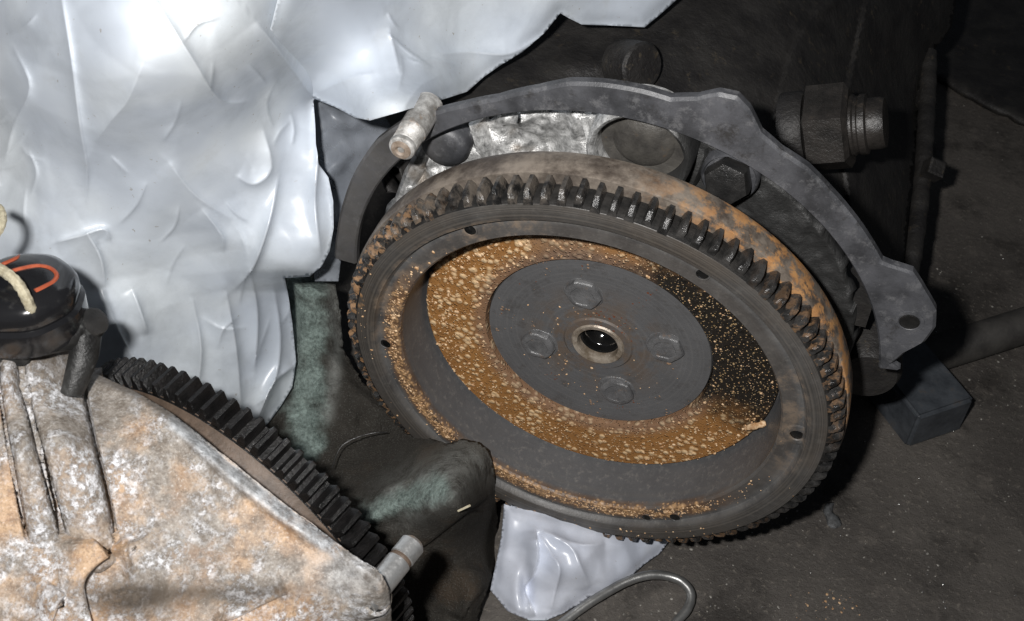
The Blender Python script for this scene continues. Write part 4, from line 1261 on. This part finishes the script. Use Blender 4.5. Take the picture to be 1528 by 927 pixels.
def up_feat(x, y, dm):
    f = crumple(x, y, 0.010, 21)
    r_ = np.random.default_rng(78)
    for k in range(12):
        x0, y0 = r_.uniform(440, 980), r_.uniform(0, 160); th = r_.normal(0.3, 0.8); l_ = r_.uniform(25, 80); bend = r_.normal(0, 0.35)
        f += crease(x, y, [(x0, y0), (x0 + l_ * .5 * np.cos(th), y0 + l_ * .5 * np.sin(th)), (x0 + l_ * .5 * (np.cos(th) + np.cos(th + bend)), y0 + l_ * .5 * (np.sin(th) + np.sin(th + bend)))], r_.uniform(1.6, 3.2), r_.uniform(0.0010, 0.0024))
    f += crease(x, y, [(640, 82), (700, 78), (760, 80), (812, 52)], 9, 0.006)
    f += crease(x, y, [(580, 40), (590, 80), (597, 112)], 8, 0.005)
    f += crease(x, y, [(470, 140), (520, 118), (560, 108)], 9, 0.005)
    f += crease(x, y, [(600, 165), (625, 130), (660, 110)], 9, 0.004)
    return f
ps_part('upper_fold', sheet('upper_fold', up_poly, upc, 4.0, up_feat, 0.0, curl=0.004, curl_w=18))
# flap between the folds and the flange, its shade put into darker, clearer film
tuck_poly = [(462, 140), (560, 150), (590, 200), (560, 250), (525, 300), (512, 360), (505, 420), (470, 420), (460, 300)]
ps_part('tucked_fold', sheet('tucked_fold', tuck_poly, [('d', 470, 150, .672), ('d', 580, 180, .700), ('d', 520, 320, .705), ('d', 500, 420, .72), ('d', 470, 300, .685)], 4.5, lambda x, y, d: crumple(x, y, 0.012, 5, 0.4), 0.1)).data.materials[0] = M['shaded_film']
for c in ps.children: solid(c, 0.0004)

def prism_box(c, ux, uy, uz, hx, hy, hz, bev):
    bm = bmesh.new()
    bmesh.ops.create_cube(bm, size=2)
    for v in bm.verts:
        v.co = Vector((v.co.x * hx, v.co.y * hy, v.co.z * hz))
    bmesh.ops.bevel(bm, geom=bm.edges[:], offset=bev, segments=3, affect='EDGES')
    mm = Matrix((ux, uy, uz)).transposed().to_4x4(); mm.translation = Vector(c)
    bm.transform(mm)
    return bm
# ------------------------------------------------------------------ cloth
rag_poly = [(420, 405), (470, 415), (500, 425), (508, 470), (512, 520), (540, 570), (600, 620), (645, 655), (668, 662), (690, 655), (715, 660), (730, 672), (738, 700), (742, 740), (745, 790), (742, 830), (732, 868), (720, 900), (705, 960), (420, 960), (420, 700), (395, 650), (430, 560), (436, 470)]
wd = lambda x, y: dep_y(x, y, -0.004)
ragc = [('d', 430, 420, .75), ('d', 495, 430, .75), ('d', 470, 520, .75), ('d', 425, 560, .752), ('d', 508, 520, .755), ('d', 440, 660, .74), ('d', 540, 580, .745), ('d', 600, 625, .735), ('d', 560, 670, .735),
        ('d', 645, 655, .690), ('d', 690, 662, wd(690, 662) - 0.020), ('d', 722, 680, wd(722, 680) - 0.016), ('d', 740, 740, wd(740, 740) - 0.012), ('d', 744, 800, wd(744, 800) + 0.000),
        ('d', 620, 730, .668), ('d', 560, 760, .672), ('d', 650, 790, .668), ('z', 730, 880, 0.03), ('z', 700, 955, 0.006), ('z', 560, 955, 0.01), ('z', 640, 900, 0.02), ('d', 690, 760, .640), ('d', 600, 850, .70), ('z', 430, 955, 0.02)]
def rag_feat(x, y, dm):
    f = 0.004 * fbm(x / 80, y / 80, 6) + crumple(x, y, 0.006, 51, 0.3)
    f += crease(x, y, [(735, 690), (700, 720), (655, 760), (600, 800)], 10, 0.006) + crease(x, y, [(660, 670), (640, 700), (590, 725), (548, 735)], 9, 0.006) + crease(x, y, [(650, 830), (690, 850), (730, 850)], 9, 0.005) + crease(x, y, [(520, 560), (530, 620), (520, 680)], 10, 0.004)
    f += ridge(x, y, [(540, 760), (600, 745), (660, 715), (705, 680)], 26, 0.010)
    f += stepf(x, y, [(545, 850), (590, 838), (632, 815), (665, 790), (700, 762), (738, 735)], 0.013, 55, 0.12)
    f += stepf(x, y, [(434, 592), (455, 596), (490, 590)], 0.003, 14, 0.2)
    f += ridge(x, y, [(440, 480), (470, 478), (500, 480)], 5, 0.002)
    f += stepf(x, y, [(690, 927), (700, 905), (722, 880), (735, 860)], 0.008, 30, 0.1)
    return f
def rag_green(x, y):
    a = np.exp(-(((x - 458) / 34) ** 2)) * (y < 700) * np.clip((700 - y) / 30, 0, 1) * 1.0
    d, s, t = poly_dist(x, y, [(550, 768), (600, 748), (650, 728)])
    return 1.3 * np.clip(a + 0.85 * np.exp(-(d / 27) ** 2), 0, 1) * (0.75 + 0.5 * fbm(x / 40, y / 40, 3))
def rag_pale(x, y):
    d, s, t = poly_dist(x, y, [(497, 430), (503, 500), (498, 570), (488, 620)])
    d2, s2, t2 = poly_dist(x, y, [(600, 745), (660, 715), (705, 680), (730, 690)])
    return 0.9 * np.exp(-(d / 10) ** 2) + 1.1 * np.exp(-(d2 / 34) ** 2)
rag = link('cloth', sheet('cloth', rag_poly, ragc, 4, rag_feat, 0.4, curl=0.012, curl_w=16, attr=dict(green=rag_green, pale=rag_pale)), M['rag'])
solid(rag, 0.004)
tag(rag, 'dirty grey-green cloth bunched against the lower rim of the flywheel', 'cloth')
# splinter lying on the cloth
a_, b_ = P(683, 763, .618), P(702, 754, .616)
bm = prism_box((Vector(a_) + Vector(b_)) / 2, Vector(b_ - a_).normalized(), Vector(FWD).cross(Vector(b_ - a_)).normalized(), -Vector(b_ - a_).normalized().cross(Vector(FWD).cross(Vector(b_ - a_)).normalized()), np.linalg.norm(b_ - a_) / 2, 0.0006, 0.0003, 0.00015)
o = link('splinter', from_bm('splinter', bm), M['cord']); tag(o, 'pale wooden splinter caught on the fold of the dirty cloth', 'splinter')
# thin hair-like wire on the cloth
pts_ = catmull([P(x, y, d) for x, y, d in ((496, 698, .70), (502, 680, .705), (512, 664, .708), (535, 652, .71), (560, 646, .712), (578, 645, .715))], 6)
w_ = link('thin_wire', from_bm('thin_wire', tube(pts_, 0.00035, 6)), M['black']); tag(w_, 'hair-thin dark wire curling over the dirty cloth', 'wire')

# ------------------------------------------------------------------ plastic bag under the wheel
bag_poly = [(752, 752), (790, 760), (850, 775), (920, 790), (1000, 805), (985, 826), (962, 842), (935, 866), (912, 886), (900, 889), (880, 890), (862, 903), (840, 916), (815, 926), (790, 926), (770, 918), (757, 912), (744, 896), (731, 880), (738, 850), (748, 800)]
bagc = [('z', 752, 752, .045), ('z', 850, 775, .045), ('z', 1000, 805, .012), ('z', 980, 830, .006), ('z', 910, 887, .006), ('z', 860, 904, .006), ('z', 800, 926, .006), ('z', 733, 880, .006), ('z', 745, 810, .03), ('z', 830, 840, .035), ('z', 890, 845, .028), ('z', 790, 860, .02), ('z', 940, 840, .016)]
def sbag_feat(x, y, dm):
    f = crumple(x, y, 0.005, 31, 0.3)
    f += crease(x, y, [(803, 795), (822, 825), (835, 850), (826, 890), (822, 912)], 7, 0.006)
    f += crease(x, y, [(803, 790), (850, 815), (868, 850), (882, 878)], 8, 0.006)
    f += stepf(x, y, [(800, 790), (804, 830), (795, 860), (784, 880), (800, 920)][::-1], 0.008, 30, 0.1)
    f += crease(x, y, [(808, 790), (860, 812), (905, 812)], 8, 0.006)
    f += 0.012 * np.exp(-(((x - 785) / 9) ** 2 + ((y - 880) / 30) ** 2))
    return f
sb_ = link('plastic_bag', sheet('plastic_bag', bag_poly, bagc, 3.0, sbag_feat, 0.0, curl=0.003, curl_w=12), M['bag'])
solid(sb_, 0.0003)
tag(sb_, 'small crumpled white plastic bag lying on the floor beneath the flywheel', 'plastic bag')

# ------------------------------------------------------------------ steel bar end, pipe and bent rod
e1 = PZ(1352, 670, 0.0); e2 = PZ(1434, 642, 0.0)
ux = Vector(e2 - e1); w_b = ux.length; ux.normalize()
uz = Vector((0, 0, 1)); uy = uz.cross(ux)
hb_ = 0.036
LB = 0.12
c = Vector(e1) + ux * w_b / 2 + uy * LB / 2 + uz * hb_ / 2
blk = link('steel_bar', from_bm('steel_bar', prism_box(c, ux, uy, uz, w_b / 2, LB / 2, hb_ / 2, 0.0025), ang=25), M['bar'])
tag(blk, 'short square blue-black steel bar lying under the flange lug', 'steel bar')
pa = PZ(1395, 528, 0.014); pb = PZ(1560, 476, 0.014)
dirp = Vector(pb - pa).normalized()
bm = bmesh.new()
add_lathe_axis(bm, Vector(pa) - dirp * 0.03, dirp, [(0.0105, 0.002), (0.0135, 0), (0.014, 0.001), (0.014, 0.5), (0.0105, 0.501)], 40)
pip = link('pipe', from_bm('pipe', bm, ang=35), M['pipe'])
tag(pip, 'dusty black pipe lying on the floor beside the steel bar', 'pipe')
rl = [(770, 985, .007), (820, 945, .007), (858, 915, .008), (895, 890, .010), (935, 868, .012), (975, 858, .013), (1010, 864, .012), (1030, 884, .010), (1026, 908, .008), (1008, 930, .007), (985, 960, .007), (965, 990, .007)]
pts_ = catmull([PZ(x, y, z) for x, y, z in rl], 10)
wr = link('bent_rod', from_bm('bent_rod', tube([p + np.array([0, 0, 0.00025]) * math.sin(i * 0.31) for i, p in enumerate(pts_)], 0.0030, 14, 0.03)), M['wire'])
tag(wr, 'bright steel rod bent into a hairpin on the floor by the plastic bag', 'rod')

# ------------------------------------------------------------------ engine's shadow on the floor, laid as a dark sheet
shadow_outline = [(1370, 96), (1430, 130), (1480, 158), (1620, 225), (1620, -120), (1360, -120)]
me = sheet('shadow_sheet', shadow_outline, [('z', x, y, 0.007) for x, y in ((1370, 96), (1620, 225), (1620, -120), (1360, -120))], 14, lambda x, y, d: 0.004 * fbm(x / 60, y / 60, 3), 1.0)
rm = solid(link('shadow_sheet', me, M['case']), 0.006)
tag(rm, 'near-black sheet standing in for the shadow on the floor beyond the engine casing', 'mat')  # not a real mat, only a stand-in for the engine's shadow

# ------------------------------------------------------------------ grit on the floor
pts, sz = [], []
for i in range(1600):
    px = random.uniform(700, 1560); py = random.uniform(60, 960)
    p = PZ(px, py, 0.0); pts.append(tuple(p)); sz.append(0.0003 + 0.0011 * random.random() ** 5)
o = flakes('grit', pts, sz, None, M['crumb'], (0, 0, 1)); tag(o, 'pale grit and metal crumbs scattered over the dark floor', 'grit')
pts, sz = [], []
for i in range(34):
    px = random.gauss(1238, 32); py = random.gauss(905, 16)
    pts.append(tuple(PZ(px, py, 0.0))); sz.append(0.0003 + 0.0009 * random.random() ** 2)
o = flakes('rust_crumbs', pts, sz, None, M['flake'], (0, 0, 1)); tag(o, 'orange rust crumbs fallen on the floor in front of the flywheel', 'rust')

pts, sz = [], []
for i in range(60):
    pts.append(tuple(PZ(random.uniform(1060, 1520), random.uniform(300, 920), 0.0006))); sz.append(random.uniform(0.0004, 0.0009))
o = flakes('swarf', pts, sz, None, M['stud'], (0, 0, 1)); tag(o, 'tiny bright metal chips glinting on the dark floor', 'swarf')
me = sheet('grease_smear', [(1232, 752), (1244, 750), (1243, 764), (1252, 772), (1256, 784), (1246, 790), (1236, 786), (1232, 772), (1228, 762)], [('z', 1232, 752, .0015), ('z', 1256, 784, .0015), ('z', 1243, 770, .003), ('z', 1236, 786, .0015)], 2.5, None, 0.2, True, curl=0.002, curl_w=4)
o = link('grease_smear', me, M['grease']); solid(o, 0.003); tag(o, 'small pale grey grease smear on the floor beside the flywheel', 'grease')
